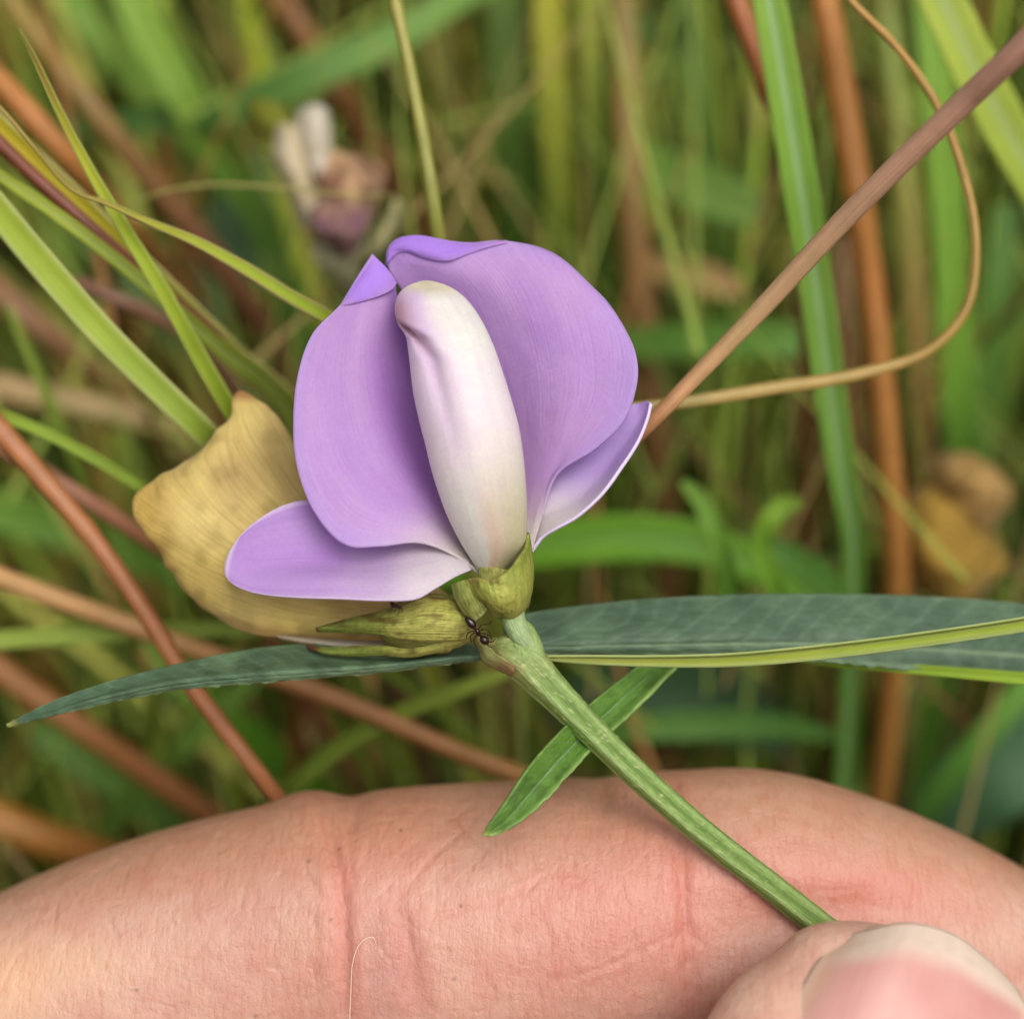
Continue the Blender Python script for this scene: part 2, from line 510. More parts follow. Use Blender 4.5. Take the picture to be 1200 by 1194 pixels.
def blade(label, path, wid, cols, fold=0.35, roll=0.0, root=True, edge=None, rib=None, cat='grass blade', name='grass_leaf', mat=None, n=100, group=None, thick=0.16, drift=(0.0, 0.09)):
    path = deepen(path); nvis = len(path)
    if root: path, wid = to_ground(path, wid, drift)
    a = np.c_[np.asarray(path, float), np.asarray(wid, float) / 2]
    q = resample(np.c_[PA(a[:, :3]), a[:, 3] * SC * (D0 + a[:, 2]) / D0], n, False)
    c, r = q[:, :3], np.maximum(q[:, 3], 0.03)
    t, n1, n2 = frames(c)
    n2 = np.where(n2[:, 2:3] > 0, -n2, n2)        # towards the camera
    ro = math.radians(roll)
    a1 = n1 * math.cos(ro) + n2 * math.sin(ro); a2 = -n1 * math.sin(ro) + n2 * math.cos(ro)
    us = np.linspace(-1, 1, 9)
    V = c[:, None] + r[:, None, None] * (us[None, :, None] * a1[:, None] - (fold * (1 - np.abs(us) ** 1.3))[None, :, None] * a2[:, None])
    V[..., :] += 0.0
    tt = np.linspace(0, 1, n)
    C = np.repeat(colour_run(cols, nvis, len(path), n)[:, None], 9, 1)
    if edge is not None: C[:, [0, 8]] = lin(edge); C[:, [1, 7]] = 0.6 * C[:, [1, 7]] + 0.4 * lin(edge)
    if rib is not None: C[:, 4] = lin(rib); C[:, 3] = 0.65 * C[:, 3] + 0.35 * lin(rib)
    seed = random.random() * 50
    uv = np.stack([np.tile(us, n) * 0.5 + seed, np.repeat(tt, 9) * 3 + seed], -1)
    o = mesh_obj(name, V.reshape(-1, 3), grid_faces(n, 9), mat or M_GRASS, col=C.reshape(-1, 3), uv=uv, origin=c[-1])
    solid(o, thick)
    return props(o, label, cat, group)

def stalk(label, path, wid, cols, root=True, cat='grass stalk', name='grass_stalk', n=110, seg=14, group=None, mat=None, drift=(0.0, 0.09), knots=()):
    path = deepen(path); nvis = len(path)
    if root: path, wid = to_ground(path, wid, drift)
    def pr(th, v):
        r = 1 + 0.05 * np.cos(5 * th) + 0.0 * v
        for kv in knots: r = r + 0.16 * np.exp(-((v - kv) / 0.008) ** 2)
        return r
    V, F, v, th = tube(path, np.asarray(wid, float) / 2, n, seg, prof=pr, arclen=False)
    C = np.repeat(colour_run(cols, nvis, len(path), n, (1.18, 1.06, 0.95)), seg, 0)
    s = random.random() * 50
    o = mesh_obj(name, V, F, mat or M_STALK, col=C, uv=np.stack([np.abs(th - np.pi) / 3 + s, v * 4 + s], -1), origin=V[-seg:].mean(0))
    return props(o, label, cat, group)

# --- upper left fan
blade('bright green grass blade with a pointed brown tip at upper left', [(22, 34, 6), (42, 72, 6), (70, 132, 6), (110, 208, 7), (150, 275, 8), (190, 340, 9), (232, 415, 11), (275, 490, 14), (330, 590, 30)], [1.5, 6, 9, 13, 16, 18, 19, 20, 18], ['#5A3020', '#8A6A30', '#A8B23E', '#9DB63C', '#94AE3C', '#86A238', '#80A040'], fold=0.3, edge='#B4C05C', drift=(0.02, 0.12))
blade('broad yellow grass blade with light edges running in from the left edge', [(-60, 95, 14), (0, 150, 14), (60, 207, 15), (130, 275, 17), (200, 345, 20), (270, 415, 24), (345, 487, 30)], [24, 26, 27, 27, 28, 30, 32], ['#B7AE2C', '#B3AC30', '#A9A83A', '#9AA244', '#8C9C3A'], fold=0.5, edge='#C9C27A', drift=(0.03, 0.1))
blade('thin curving blade with a wiry tan tip ending behind the flower', [(-30, 100, 5), (0, 126, 5), (40, 172, 5), (85, 222, 5.5), (125, 238, 5.5), (175, 260, 6), (230, 283, 6), (290, 316, 7), (345, 350, 8), (400, 380, 10), (460, 415, 20)], [3, 4, 4, 4.5, 6, 9, 13, 16, 17, 18, 18], ['#B9A26A', '#B7A468', '#A9A05A', '#A8B04A', '#9DB444', '#8FAA3C', '#86A63A'], fold=0.5, roll=15, edge='#A99A5E', drift=(0.02, 0.14))
stalk('dark reddish brown stalk beside the yellow blade at left', [(-60, 105, 13), (0, 168, 13), (60, 225, 13), (120, 278, 14), (190, 340, 18), (260, 400, 24), (330, 470, 36)], [19, 18, 17, 16, 15, 15, 15], ['#6E3A28', '#7A4430', '#744434', '#6E4A38'], drift=(0.03, 0.12))
blade('slender pale green blade running under the dark brown stalk', [(-40, 178, 12), (10, 213, 12), (70, 254, 12), (130, 300, 13), (190, 350, 15), (260, 410, 20), (330, 470, 28)], [13, 14, 15, 15, 16, 18, 18], ['#9DB04A', '#9EB350', '#8FA84A', '#86A048'], fold=0.3, rib='#B9C47A', drift=(0.03, 0.12))
blade('wide flat green blade ending at the withered yellow petal', [(-50, 190, 9), (0, 250, 9), (60, 322, 9), (120, 390, 9.5), (180, 450, 10), (240, 508, 12), (300, 570, 24)], [32, 34, 35, 34, 32, 30, 28], ['#8FA83E', '#96B045', '#93AE48', '#8AA848', '#7E9C40'], fold=0.25, edge='#C0C47A', drift=(0.04, 0.12))
stalk('blurred orange brown stalk in the upper left corner', [(-40, 55, 40), (20, 118, 42), (80, 185, 44), (140, 255, 50), (200, 330, 60)], [30, 30, 28, 26, 26], ['#B07A44', '#B0763E', '#9A6A3C', '#7A5A34'])
stalk('blurred olive brown stalk crossing the upper left', [(-10, -30, 65), (40, 40, 65), (110, 130, 65), (180, 215, 68), (250, 300, 72), (330, 420, 80)], [30, 30, 30, 30, 30, 30], ['#8E7E34', '#8A742E', '#7C5E30', '#6E4830', '#5E4028'])
blade('blurred green blade slanting down from the top edge at left', [(130, -60, 80), (170, 30, 80), (215, 110, 80), (260, 190, 84), (310, 270, 90)], [44, 46, 46, 42, 38], ['#7FA648', '#78A044', '#6C9440', '#4E7238'], fold=0.2)
blade('blurred green blade in the top left corner, left of the wider one', [(60, -40, 95), (110, 30, 95), (170, 100, 98), (240, 170, 104), (300, 240, 110)], [40, 42, 40, 36, 34], ['#6E9844', '#7BA350', '#6C9446', '#4A6E38'], fold=0.2)
blade('arching dull green blade behind the blurred faded flower', [(640, -60, 85), (540, -5, 80), (460, 45, 78), (370, 85, 76), (290, 120, 78), (180, 140, 84), (60, 150, 92)], [34, 36, 40, 44, 40, 34, 28], ['#6A9450', '#6C9650', '#5A8446', '#4E7840', '#44683A'], fold=0.2, root=False)
stalk('blurred rusty stalk above the faded flower', [(300, -40, 95), (350, 30, 95), (395, 100, 98), (440, 180, 104), (500, 280, 112)], [30, 30, 30, 28, 28], ['#96683A', '#8E6238', '#805834', '#6A4A2C'])
stalk('upright olive stalk with a reddish flank behind the flower top', [(456, -40, 14), (465, 10, 14), (481, 85, 14), (497, 170, 14), (511, 260, 15), (525, 360, 20)], [14, 14, 15, 16, 17, 17], ['#96964E', '#9C9A50', '#94964A', '#8A9046', '#868C44'], knots=(0.13,))
blade('fine hair like arching thread across the blurred faded flower', [(150, 245, 30), (180, 228, 30), (240, 217, 30), (330, 220, 30), (420, 230, 31), (465, 228, 32)], [2, 3, 3.5, 3.5, 3, 1], ['#8E9A5A', '#A8A878', '#A8A878'], root=False, fold=0.2, cat='grass blade')
blade('blurred green blade low behind the crossing blades at left', [(90, 250, 110), (160, 330, 110), (240, 400, 112), (320, 500, 116)], [40, 44, 44, 40], ['#3E6046', '#486A4C', '#3E5E44'], fold=0.2)
# --- left, middle and lower
stalk('long terracotta stalk slanting down the left side to the finger', [(-60, 430, 17), (0, 503, 17), (60, 572, 17), (120, 645, 17), (170, 717, 17), (215, 790, 17.5), (260, 850, 18), (310, 915, 19), (360, 985, 24)], [28, 27, 25, 23, 22, 21, 21, 20, 20], ['#A26A46', '#A87048', '#A26A44', '#9E6642', '#A26C4A'], drift=(0.03, 0.1), knots=(0.24,))
stalk('pinkish stalk behind the terracotta stalk at left', [(-50, 495, 34), (0, 522, 34), (60, 560, 34), (120, 597, 35), (185, 640, 38), (280, 705, 50)], [21, 21, 20, 20, 20, 20], ['#A87860', '#AC7A62', '#A4705A', '#946048'], drift=(0.05, 0.08))
stalk('pale tan stalk passing behind the long dark leaf at left', [(-50, 655, 30), (0, 676, 30), (80, 706, 30), (160, 735, 30), (250, 768, 31), (350, 802, 32), (450, 842, 33), (540, 882, 34), (640, 922, 36), (760, 990, 46)], [25, 25, 25, 24, 24, 24, 23, 23, 23, 23], ['#C09868', '#BC9464', '#B48858', '#AE7C50', '#A87848', '#A08048'], drift=(0.05, 0.1))
stalk('blurred beige stalk behind the tip of the withered petal', [(-60, 440, 75), (0, 455, 75), (90, 474, 76), (180, 495, 78), (280, 525, 84)], [36, 36, 36, 34, 32], ['#A89068', '#AC9268', '#A08A60', '#8C7850'], drift=(0.08, 0.1))
blade('narrow green blade pointing at the withered petal from the left edge', [(-50, 462, 18), (0, 485, 18), (55, 508, 18), (110, 537, 19), (170, 574, 20), (240, 620, 28)], [13, 13, 13, 13, 12, 12], ['#8CA848', '#8EAE4C', '#84A444', '#7A9A40'], fold=0.3, drift=(0.04, 0.1))
stalk('blurred brown stalk under the tip of the dark leaf', [(-50, 745, 60), (0, 785, 60), (80, 842, 60), (160, 897, 62), (250, 958, 66), (330, 1010, 74)], [32, 32, 31, 30, 30, 30], ['#9A6838', '#A06C3A', '#8E5C34', '#7E5030'], drift=(0.06, 0.1))
stalk('thick blurred orange stalk in the lower left corner', [(-60, 935, 75), (0, 962, 75), (60, 985, 76), (140, 1008, 80), (260, 1050, 90)], [46, 46, 44, 42, 40], ['#B07A34', '#A8742E', '#94602C', '#7C5028'], drift=(0.06, 0.1))
blade('pale green blade lying level above the dark leaf at left', [(-50, 756, 32), (0, 750, 32), (90, 744, 32), (180, 739, 32), (280, 738, 34), (380, 745, 40)], [20, 21, 21, 19, 17, 15], ['#8AA452', '#8EAA58', '#84A04E', '#7A9848'], fold=0.3, drift=(0.05, 0.14))
blade('broad blurred green blade at the left edge below the beige stalk', [(-60, 585, 85), (0, 600, 85), (90, 625, 86), (190, 660, 90), (290, 700, 98)], [46, 50, 50, 46, 40], ['#5E8A34', '#628E36', '#527C30', '#446A2C'], fold=0.2, drift=(0.08, 0.1))
blade('light green blade slanting up from behind the finger to the dark leaf', [(600, 785, 32), (540, 808, 32), (470, 835, 33), (410, 868, 34), (350, 915, 36), (300, 965, 42)], [12, 18, 20, 21, 22, 22], ['#8EA850', '#86A24A', '#7C9A44', '#749240'], fold=0.3, drift=(-0.04, 0.1))
stalk('short blurred tan stalk upright below the dark leaf', [(430, 740, 70), (433, 800, 70), (437, 860, 71), (440, 930, 74)], [12, 13, 13, 13], ['#A08048', '#A0804A', '#8A6C3C'])
blade('blurred green blade crossing low at left above the hand', [(330, 760, 70), (260, 830, 70), (190, 900, 72), (120, 980, 78)], [22, 26, 28, 28], ['#5E8A3C', '#6A9444', '#527A38'], fold=0.2, drift=(-0.06, 0.1))
blade('bright blurred green blade between the stalks above the hand', [(170, 760, 85), (240, 820, 85), (320, 890, 88), (400, 960, 94)], [36, 42, 44, 40], ['#4E8424', '#568C28', '#4A7C26'], fold=0.2, drift=(0.06, 0.1))
blade('dull green blade slanting to lower right in the lower left', [(40, 850, 95), (110, 900, 95), (180, 950, 98), (260, 1010, 104)], [40, 44, 42, 40], ['#5A8040', '#5E8644', '#4C7038'], fold=0.2, drift=(0.06, 0.1))
blade('pale thin blade leaning at the far left middle', [(10, 360, 40), (40, 430, 40), (80, 520, 42), (110, 600, 46)], [8, 12, 14, 14], ['#86A048', '#7E9A44', '#6C8A3C'], fold=0.3)
stalk('blurred brown stalk between the wide green blade and the yellow one', [(-50, 300, 85), (30, 370, 85), (110, 430, 88), (190, 500, 94)], [34, 34, 32, 32], ['#8A6444', '#86603E', '#74523A'])
stalk('short dull mauve stalk behind the green blades at left', [(90, 330, 40), (140, 352, 40), (190, 376, 42), (250, 420, 46)], [16, 17, 17, 17], ['#7A5646', '#7C5A4C', '#6C5040'])
# --- upper right
stalk('smooth pinkish brown stalk slanting from the top right corner to the flower', [(1330, -75, -20), (1200, 54, -14), (1120, 130, -9), (1000, 247, -3), (890, 365, 2), (820, 437, 4), (762, 496, 5), (700, 552, 9), (600, 600, 16), (480, 640, 32), (390, 700, 55)], [36, 31, 29, 26, 23, 20, 18, 17, 17, 16, 16], ['#C4968A', '#C4988A', '#C29A84', '#C0A07A', '#B88A66', '#AC6A44', '#A05A38', '#9C5636'], drift=(-0.02, 0.1))
stalk('thin tan wiry tendril looping round at upper right', [(940, -70, 12), (998, 2, 12), (1050, 55, 12), (1097, 122, 12.5), (1128, 200, 13), (1143, 285, 13), (1132, 362, 13.5), (1090, 410, 14), (1010, 438, 14), (900, 456, 13), (800, 472, 12), (720, 480, 12)], [7, 8, 9, 10, 10.5, 11, 12, 13, 15, 16, 15, 12], ['#B08A4A', '#B28C4C', '#A8884A', '#A08648', '#A68A4C', '#B09A60', '#AC9C64'], root=False, cat='tendril', name='tendril', n=110)
blade('tall green blade with a pale stripe standing at upper right', [(890, -60, 22), (905, 20, 22), (922, 120, 23), (940, 230, 25), (957, 340, 28), (972, 450, 31), (988, 560, 35), (1000, 645, 40)], [36, 40, 42, 42, 40, 38, 34, 30], ['#7EA648', '#7EA84A', '#78A448', '#74A04E', '#72A050', '#5E8E40'], fold=0.35, rib='#A6C68C')
stalk('reddish brown stalk half behind the striped green blade', [(845, -50, 32), (870, 20, 32), (895, 90, 33), (918, 165, 36), (940, 260, 44)], [26, 26, 24, 20, 18], ['#A4653C', '#9C6038', '#8A5634', '#6E4A2C'])
stalk('upright blurred orange stalk at right', [(952, -70, 42), (966, 0, 42), (986, 110, 43), (1004, 220, 44), (1020, 330, 46), (1032, 440, 48), (1042, 560, 51), (1050, 690, 56)], [32, 33, 34, 33, 32, 31, 32, 32], ['#B0773A', '#B27A3C', '#AE7638', '#A67038', '#A0703A', '#9C6E38'], knots=(0.3,))
blade('wide pale green blade cutting the top right corner', [(1060, -90, 30), (1100, -10, 30), (1140, 75, 31), (1185, 160, 33), (1240, 250, 36), (1300, 340, 42)], [50, 54, 56, 56, 54, 50], ['#9CB455', '#A0B858', '#9AB456', '#8CA84E'], fold=0.2, rib='#B4C47C', drift=(0.05, 0.1))
blade('blurred bright green upright blade right of the orange stalk', [(1082, -60, 62), (1095, 60, 62), (1108, 190, 63), (1117, 330, 65), (1124, 460, 68), (1126, 560, 72)], [34, 38, 40, 40, 38, 36], ['#6E9C3C', '#78A442', '#72A040', '#6C9C3E', '#4E7C30'], fold=0.25)
stalk('blurred olive yellow stalk between the orange stalk and the bright green blade', [(1030, -60, 85), (1045, 90, 85), (1062, 250, 86), (1074, 400, 88), (1078, 540, 92)], [26, 28, 30, 30, 30], ['#7C8A34', '#80903A', '#8A8638', '#867038', '#6C5A30'])
stalk('blurred brown upright stalk right of the flower top', [(728, -40, 80), (733, 80, 80), (738, 200, 80), (748, 330, 82), (760, 450, 85), (778, 590, 90)], [32, 34, 34, 36, 36, 34], ['#8A7A38', '#8C7236', '#86683A', '#7E5C38', '#664C2C'])
blade('blurred yellow green upright blade right of the olive stalk at top', [(640, -50, 72), (645, 60, 72), (652, 170, 74), (658, 290, 78)], [34, 36, 34, 32], ['#9A9C28', '#8E9630', '#7C8A34', '#5E7430'], fold=0.2)
blade('blurred lime upright blade near the top middle', [(690, -50, 82), (694, 60, 82), (700, 160, 84), (708, 280, 88)], [26, 28, 28, 26], ['#8A9E34', '#86983A', '#6E8A38', '#4E6C30'], fold=0.2)
blade('blurred broad green leaf with blunt end right of the flower top', [(620, 130, 96), (690, 165, 94), (760, 195, 92), (830, 225, 90), (878, 246, 89), (892, 256, 89)], [20, 40, 52, 56, 44, 14], ['#4E7834', '#5E883E', '#688E48', '#6C924A'], fold=0.2, root=False, cat='leaf', name='leaf')
blade('blurred green leaf lying level right of the banner petal', [(700, 410, 82), (760, 402, 80), (830, 398, 78), (900, 398, 76), (945, 402, 76), (975, 412, 77)], [26, 38, 42, 42, 36, 12], ['#56863C', '#5E8E42', '#609044', '#527E38'], fold=0.2, root=False, cat='leaf', name='leaf')
blade('blurred dry pinkish leaf right of the flower', [(745, 300, 98), (790, 318, 96), (840, 330, 95), (880, 345, 96)], [14, 34, 36, 10], ['#A08A6A', '#AE9470', '#9A8460'], fold=0.2, root=False, cat='leaf', name='leaf')
blade('dark green upright blade at the top centre right', [(800, -40, 95), (815, 80, 95), (830, 210, 98), (850, 350, 104)], [30, 34, 34, 30], ['#4A6C2C', '#527430', '#46662C'], fold=0.2)
blade('green blurred upright blade far right edge', [(1180, 240, 95), (1170, 340, 95), (1160, 440, 98), (1150, 560, 104)], [30, 36, 36, 34], ['#4E7838', '#5A8640', '#467036'], fold=0.2)
blade('blurred dull green upright blade between the olive stalk and the yellow green blade', [(590, -40, 95), (596, 70, 95), (600, 160, 97), (606, 270, 102)], [40, 42, 42, 40], ['#5E7C34', '#547634', '#46682E'], fold=0.2)
blade('dim green blade slanting down to the left just above the flower top', [(760, 20, 100), (700, 100, 100), (650, 190, 102), (610, 280, 108)], [30, 36, 36, 34], ['#4A7034', '#547C3A', '#446832'], fold=0.2)
stalk('dim brown stalk behind the orange stalk at right', [(985, 280, 90), (990, 380, 90), (998, 480, 92), (1004, 600, 96)], [24, 26, 28, 28], ['#7A5A34', '#74542E', '#644828'])
# --- right, middle and lower
blade('broad bright green blade lying behind the right wing petal', [(500, 668, 62), (590, 645, 60), (670, 634, 58), (750, 630, 57), (820, 638, 57), (890, 664, 58), (970, 712, 62)], [44, 50, 54, 54, 50, 42, 34], ['#5E962E', '#659C32', '#68A034', '#669C36', '#5C9030'], fold=0.22, rib='#7CA64E', root=False)
blade('small curled bright green leaf behind the dark leaf at right', [(940, 590, 40), (918, 592, 40), (902, 610, 40), (892, 640, 41), (905, 680, 42), (930, 740, 46)], [10, 22, 26, 24, 26, 20], ['#86B04A', '#7EAA44', '#6C9C3A', '#5E8E34'], fold=0.4, root=False, cat='leaf', name='leaf')
blade('slim curled green leaf left of the small curled one', [(800, 565, 44), (822, 588, 44), (838, 625, 44), (850, 665, 45), (856, 740, 48)], [10, 20, 24, 24, 20], ['#74A04A', '#6A9A42', '#5A8C38'], fold=0.4, root=False, cat='leaf', name='leaf')
blade('green leaf slanting down behind the dark leaf near the curled leaves', [(880, 625, 46), (930, 655, 46), (975, 690, 48), (1010, 730, 50)], [14, 32, 34, 24], ['#4E7E3C', '#5A8C44', '#4A7838'], fold=0.3, root=False, cat='leaf', name='leaf')
blade('yellow green folded grass blade crossing the dark leaf at right', [(612, 770, 1.0), (680, 773, 0.6), (760, 775, 0.4), (850, 774, 0.0), (930, 768, -0.4), (1010, 759, -0.8), (1100, 747, -1.2), (1200, 732, -1.6), (1320, 710, -2)], [2, 11, 15, 18, 20, 20, 20, 20, 20], ['#929C6A', '#96A252', '#98AC48', '#96AE46', '#96AE46', '#98B048'], fold=0.9, roll=-28, root=False, edge='#B2BE78', rib='#C6CE7C')
blade('narrow lime grass blade under the folded one at the right edge', [(900, 768, 9), (960, 776, 8.4), (1040, 782, 8), (1120, 788, 7.5), (1200, 795, 7), (1320, 806, 6)], [1.5, 7, 10, 12, 14, 14], ['#7EA03C', '#86AA3E', '#90B444', '#94B848'], fold=0.4, root=False)
blade('blurred green blade slanting to upper right in the lower right', [(1290, 700, 62), (1220, 785, 62), (1160, 855, 63), (1105, 925, 66), (1060, 990, 72)], [26, 30, 32, 32, 30], ['#5E9044', '#649648', '#568840', '#48763A'], fold=0.25, drift=(-0.04, 0.1))
blade('blurred green blade lying level under the dark leaf at right', [(660, 870, 66), (730, 856, 64), (810, 850, 64), (900, 850, 66), (980, 862, 70)], [18, 30, 34, 30, 14], ['#4E7E3A', '#558640', '#4E7C3C', '#446E36'], fold=0.2, root=False, cat='grass blade')
stalk('dim olive stalk upright below the dark leaf at right', [(1068, 740, 85), (1062, 820, 85), (1056, 900, 86), (1050, 990, 90)], [22, 24, 24, 24], ['#5E5E2C', '#62602E', '#54522A'])
blade('large dull blue green leaf in the lower right corner', [(1290, 820, 75), (1220, 870, 74), (1150, 920, 74), (1080, 985, 78)], [60, 100, 110, 60], ['#3A5E4A', '#41664E', '#365646'], fold=0.2, root=False, cat='leaf', name='leaf')
blade('dull blue green leaf behind the stem under the dark leaf', [(640, 830, 90), (730, 810, 88), (830, 820, 88), (930, 870, 92)], [30, 90, 100, 40], ['#34543C', '#3C5E44', '#324F3A'], fold=0.2, root=False, cat='leaf', name='leaf')
blade('dark blue green leaf behind the upper left crossing blades', [(330, 180, 120), (290, 260, 118), (240, 330, 118), (180, 400, 122)], [40, 90, 90, 30], ['#3E6048', '#46684C', '#3A5A44'], fold=0.2, root=False, cat='leaf', name='leaf')

# ------------------------------------------------------------------ petal builder
def petal(name, groups, colfn, mats, parent, thick=0.22, rim=1, nu=48, nv=80, wrinkle=0.0, origin=None, wsc=0.5, ragged=0.0):
    V, F, C, U = [], [], [], []
    off = 0
    for gi, ribs in enumerate(groups):
        g, u, v = patch(ribs, nu, nv)
        if wrinkle:
            g = g.copy()
            g[:, 2] += wrinkle * vnoise(g, wsc, gi + 2) * sstep(0.05, 0.4, v)
            if ragged: g[:, :2] += ragged * np.stack([vnoise(g[:, :2], 0.9, 41), vnoise(g[:, :2], 0.9, 43)], -1) * sstep(0.82, 1.0, v)[:, None]
            g[:, 2] += 0.4 * wrinkle * vnoise(g, wsc * 3, gi + 9) * sstep(0.05, 0.4, v)
        V.append(g); F += grid_faces(nu, nv, off); off += nu * nv
        C.append(colfn(gi, u, v, C2P(g))); U.append(np.stack([u + gi * 3.3, v], -1))
    o = mesh_obj(name, np.concatenate(V), F, mats, parent, col=np.concatenate(C), uv=np.concatenate(U), origin=origin)
    solid(o, thick, rim)
    return o

# ------------------------------------------------------------------ the flowering stem in the hand
PLANT = empty('flowering_stem', P(985, 1098, 0))
props(PLANT, 'green stem bearing a violet pea flower, a withered yellow bloom and narrow leaves', 'flower')
FRESH = empty('fresh_flower', P(600, 735, 0), PLANT)
FRESH['label'] = 'open violet pea flower with a pale keel'

VIO = lin('#D5AEE7'); VIO2 = lin('#BE93DA'); PINK = lin('#D8B2E2'); CREAM = lin('#EDE6DC'); DEEP = lin('#A070C8'); RIMV = lin('#CCA0FA')

LL = [
 [(566,676,0),(535,652,-1),(493,636,-2.0),(447,640,-3.0),(405,639,-3.1),(370,603,-2.7),(349,550,-2),(344,500,-1.3),(349,440,-.6),(366,392,0),(401,355,.6),(418,327,1.0),(436,298,1.4)],
 [(566,676,.2),(535,642,0),(500,615,-1.0),(460,595,-2.0),(425,575,-2.3),(400,540,-1.9),(388,495,-1.3),(385,440,-.6),(394,395,.1),(414,355,.7),(428,330,1.1),(443,305,1.5)],
 [(566,676,.5),(540,640,.9),(515,605,.5),(485,570,-.3),(458,530,-.7),(440,485,-.5),(430,430,0),(430,385,.5),(436,350,1.0),(443,333,1.4),(449,312,1.7)],
 [(567,676,1),(548,640,1.9),(528,600,2.3),(505,550,2.3),(487,500,2.4),(475,450,2.5),(463,400,2.2),(455,365,1.7),(454,346,1.7),(455,336,1.8),(456,322,2.0)],
 [(568,676,1.5),(556,640,2.8),(542,600,3.8),(526,550,4.8),(510,500,5.2),(496,450,5.0),(482,400,4.2),(470,365,3.2),(464,346,2.6),(463,339,2.5),(463,333,2.4)],
]
RL = [
 [(588,668,1.5),(572,600,3.8),(553,540,5.2),(535,480,5.8),(515,430,5.8),(495,385,5.2),(478,350,4.4),(463,328,3.8),(456,316,3.5),(453,306,3.3)],
 [(592,666,1.2),(585,600,3.2),(572,530,4.4),(556,470,4.8),(538,415,4.8),(515,365,4.4),(492,328,3.6),(471,304,3.2),(466,296,3.2),(463,283,3.2)],
 [(597,664,1),(598,590,2.5),(592,520,3.4),(580,460,3.7),(565,405,3.6),(545,358,3.3),(522,325,2.9),(503,307,2.8),(499,300,2.9),(489,277,3.1)],
 [(602,662,.9),(612,580,1.8),(614,510,2.2),(606,450,2.3),(593,398,2.3),(575,355,2.2),(552,325,2.2),(534,309,2.4),(527,302,2.5),(514,281,2.9)],
 [(607,660,.8),(624,575,1.1),(634,505,1.0),(633,445,.9),(623,395,1.0),(606,350,1.2),(585,318,1.6),(566,300,2.1),(560,294,2.3),(550,285,2.6)],
 [(612,658,.7),(634,572,.6),(655,505,0),(663,450,-.2),(657,400,0),(643,355,.5),(624,322,1.1),(606,300,1.7),(600,291,2.0),(592,283,2.3)],
 [(617,656,.6),(640,572,.3),(675,515,-.6),(700,465,-1),(702,420,-.9),(694,378,-.4),(680,345,.3),(664,318,1.1),(657,306,1.6),(650,299,2.2)],
 [(621,654,.5),(637,600,.3),(652,557,-.3),(698,526,-1.3),(732,492,-1.8),(747,445,-1.8),(745,415,-1.4),(733,388,-.7),(720,367,0),(709,352,.7)],
]
LF = [   # margins folded forward over the face
 [(400,358,.5),(407,346,.75),(418,327,1.0),(428,311,1.25),(436,298,1.4)],
 [(401,358,.45),(412,347,.45),(426,332,.6),(438,317,.9),(446,308,1.25)],
 [(402,357.5,.45),(418,352,.35),(434,343,.5),(448,331,.9),(456,319,1.4)],
 [(403,357,.45),(424,353,.4),(444,347,.7),(458,340,1.2),(464,332,1.7)],
]
RF = [
 [(453,311,3.3),(456,291,3.2),(466,281,3.2),(489,277,3.1),(514,281,2.9),(540,285.5,2.7),(566,285,2.5),(594,283,2.3)],
 [(455,307,3.0),(459,293,2.9),(469,286,2.75),(490,285,2.6),(514,289,2.4),(540,290,2.25),(567,287,2.2),(594,283.5,2.15)],
 [(457,303,3.0),(463,294,2.9),(474,291,2.65),(494,295,2.4),(518,299.5,2.1),(543,295,2.05),(568,289,2.05),(594,284,2.1)],
 [(459,301,3.05),(466,296,2.95),(478,294,2.75),(500,302,2.5),(525,305.5,2.15),(548,298,2.05),(570,290.5,2.05),(594,285,2.1)],
]
def col_banner(gi, u, v, p):
    if gi >= 2:
        c = mix(RIMV, lin('#C698F6'), 0.5 + 0.5 * vnoise(p[:, :2], 0.05, 3))
        c = mix(c, VIO, 0.6 * sstep(0.55, 1.0, u))
        return mix(VIO, c, sstep(0.0, 0.3, v)) if gi == 2 else mix(c, VIO, sstep(0.6, 1.0, v))
    n = vnoise(p[:, :2], 0.02, 5 + gi)
    c = mix(VIO, PINK, 0.5 + 0.5 * n)
    c = mix(c, lin('#C496DA'), 0.4 * sstep(0.0, 0.8, vnoise(np.c_[u * 5, v * 3], 1.0, 21 + gi)))
    c = mix(c, lin('#C6ACEA'), 0.45 * np.clip(sstep(.12, 0, u if gi == 0 else 1 - u) + sstep(.9, 1, v), 0, 1))
    if gi == 0:
        c = mix(c, lin('#AE7ACA'), 0.7 * np.exp(-((u - 0.60) / 0.16) ** 2) * sstep(0.1, 0.4, v) * sstep(.95, .6, v))
        c = mix(c, DEEP, 0.5 * sstep(0.6, 0.9, u) * sstep(0.15, 0.5, v))
        c = mix(CREAM, c, sstep(0.04, 0.34, v + 0.10 * u))
    else:
        c = mix(c, VIO2, 0.55 * np.exp(-((u - 0.18) / 0.16) ** 2) * sstep(0.1, 0.4, v))
        c = mix(CREAM, c, sstep(0.05, 0.30 , v + 0.06 * (1 - u)))
    return c
petal('banner_petal', [LL, RL, LF, RF], col_banner, [M_PETAL, M_RIMB], FRESH, 0.2, rim=0, nu=64, nv=110, wrinkle=0.10, wsc=0.22)

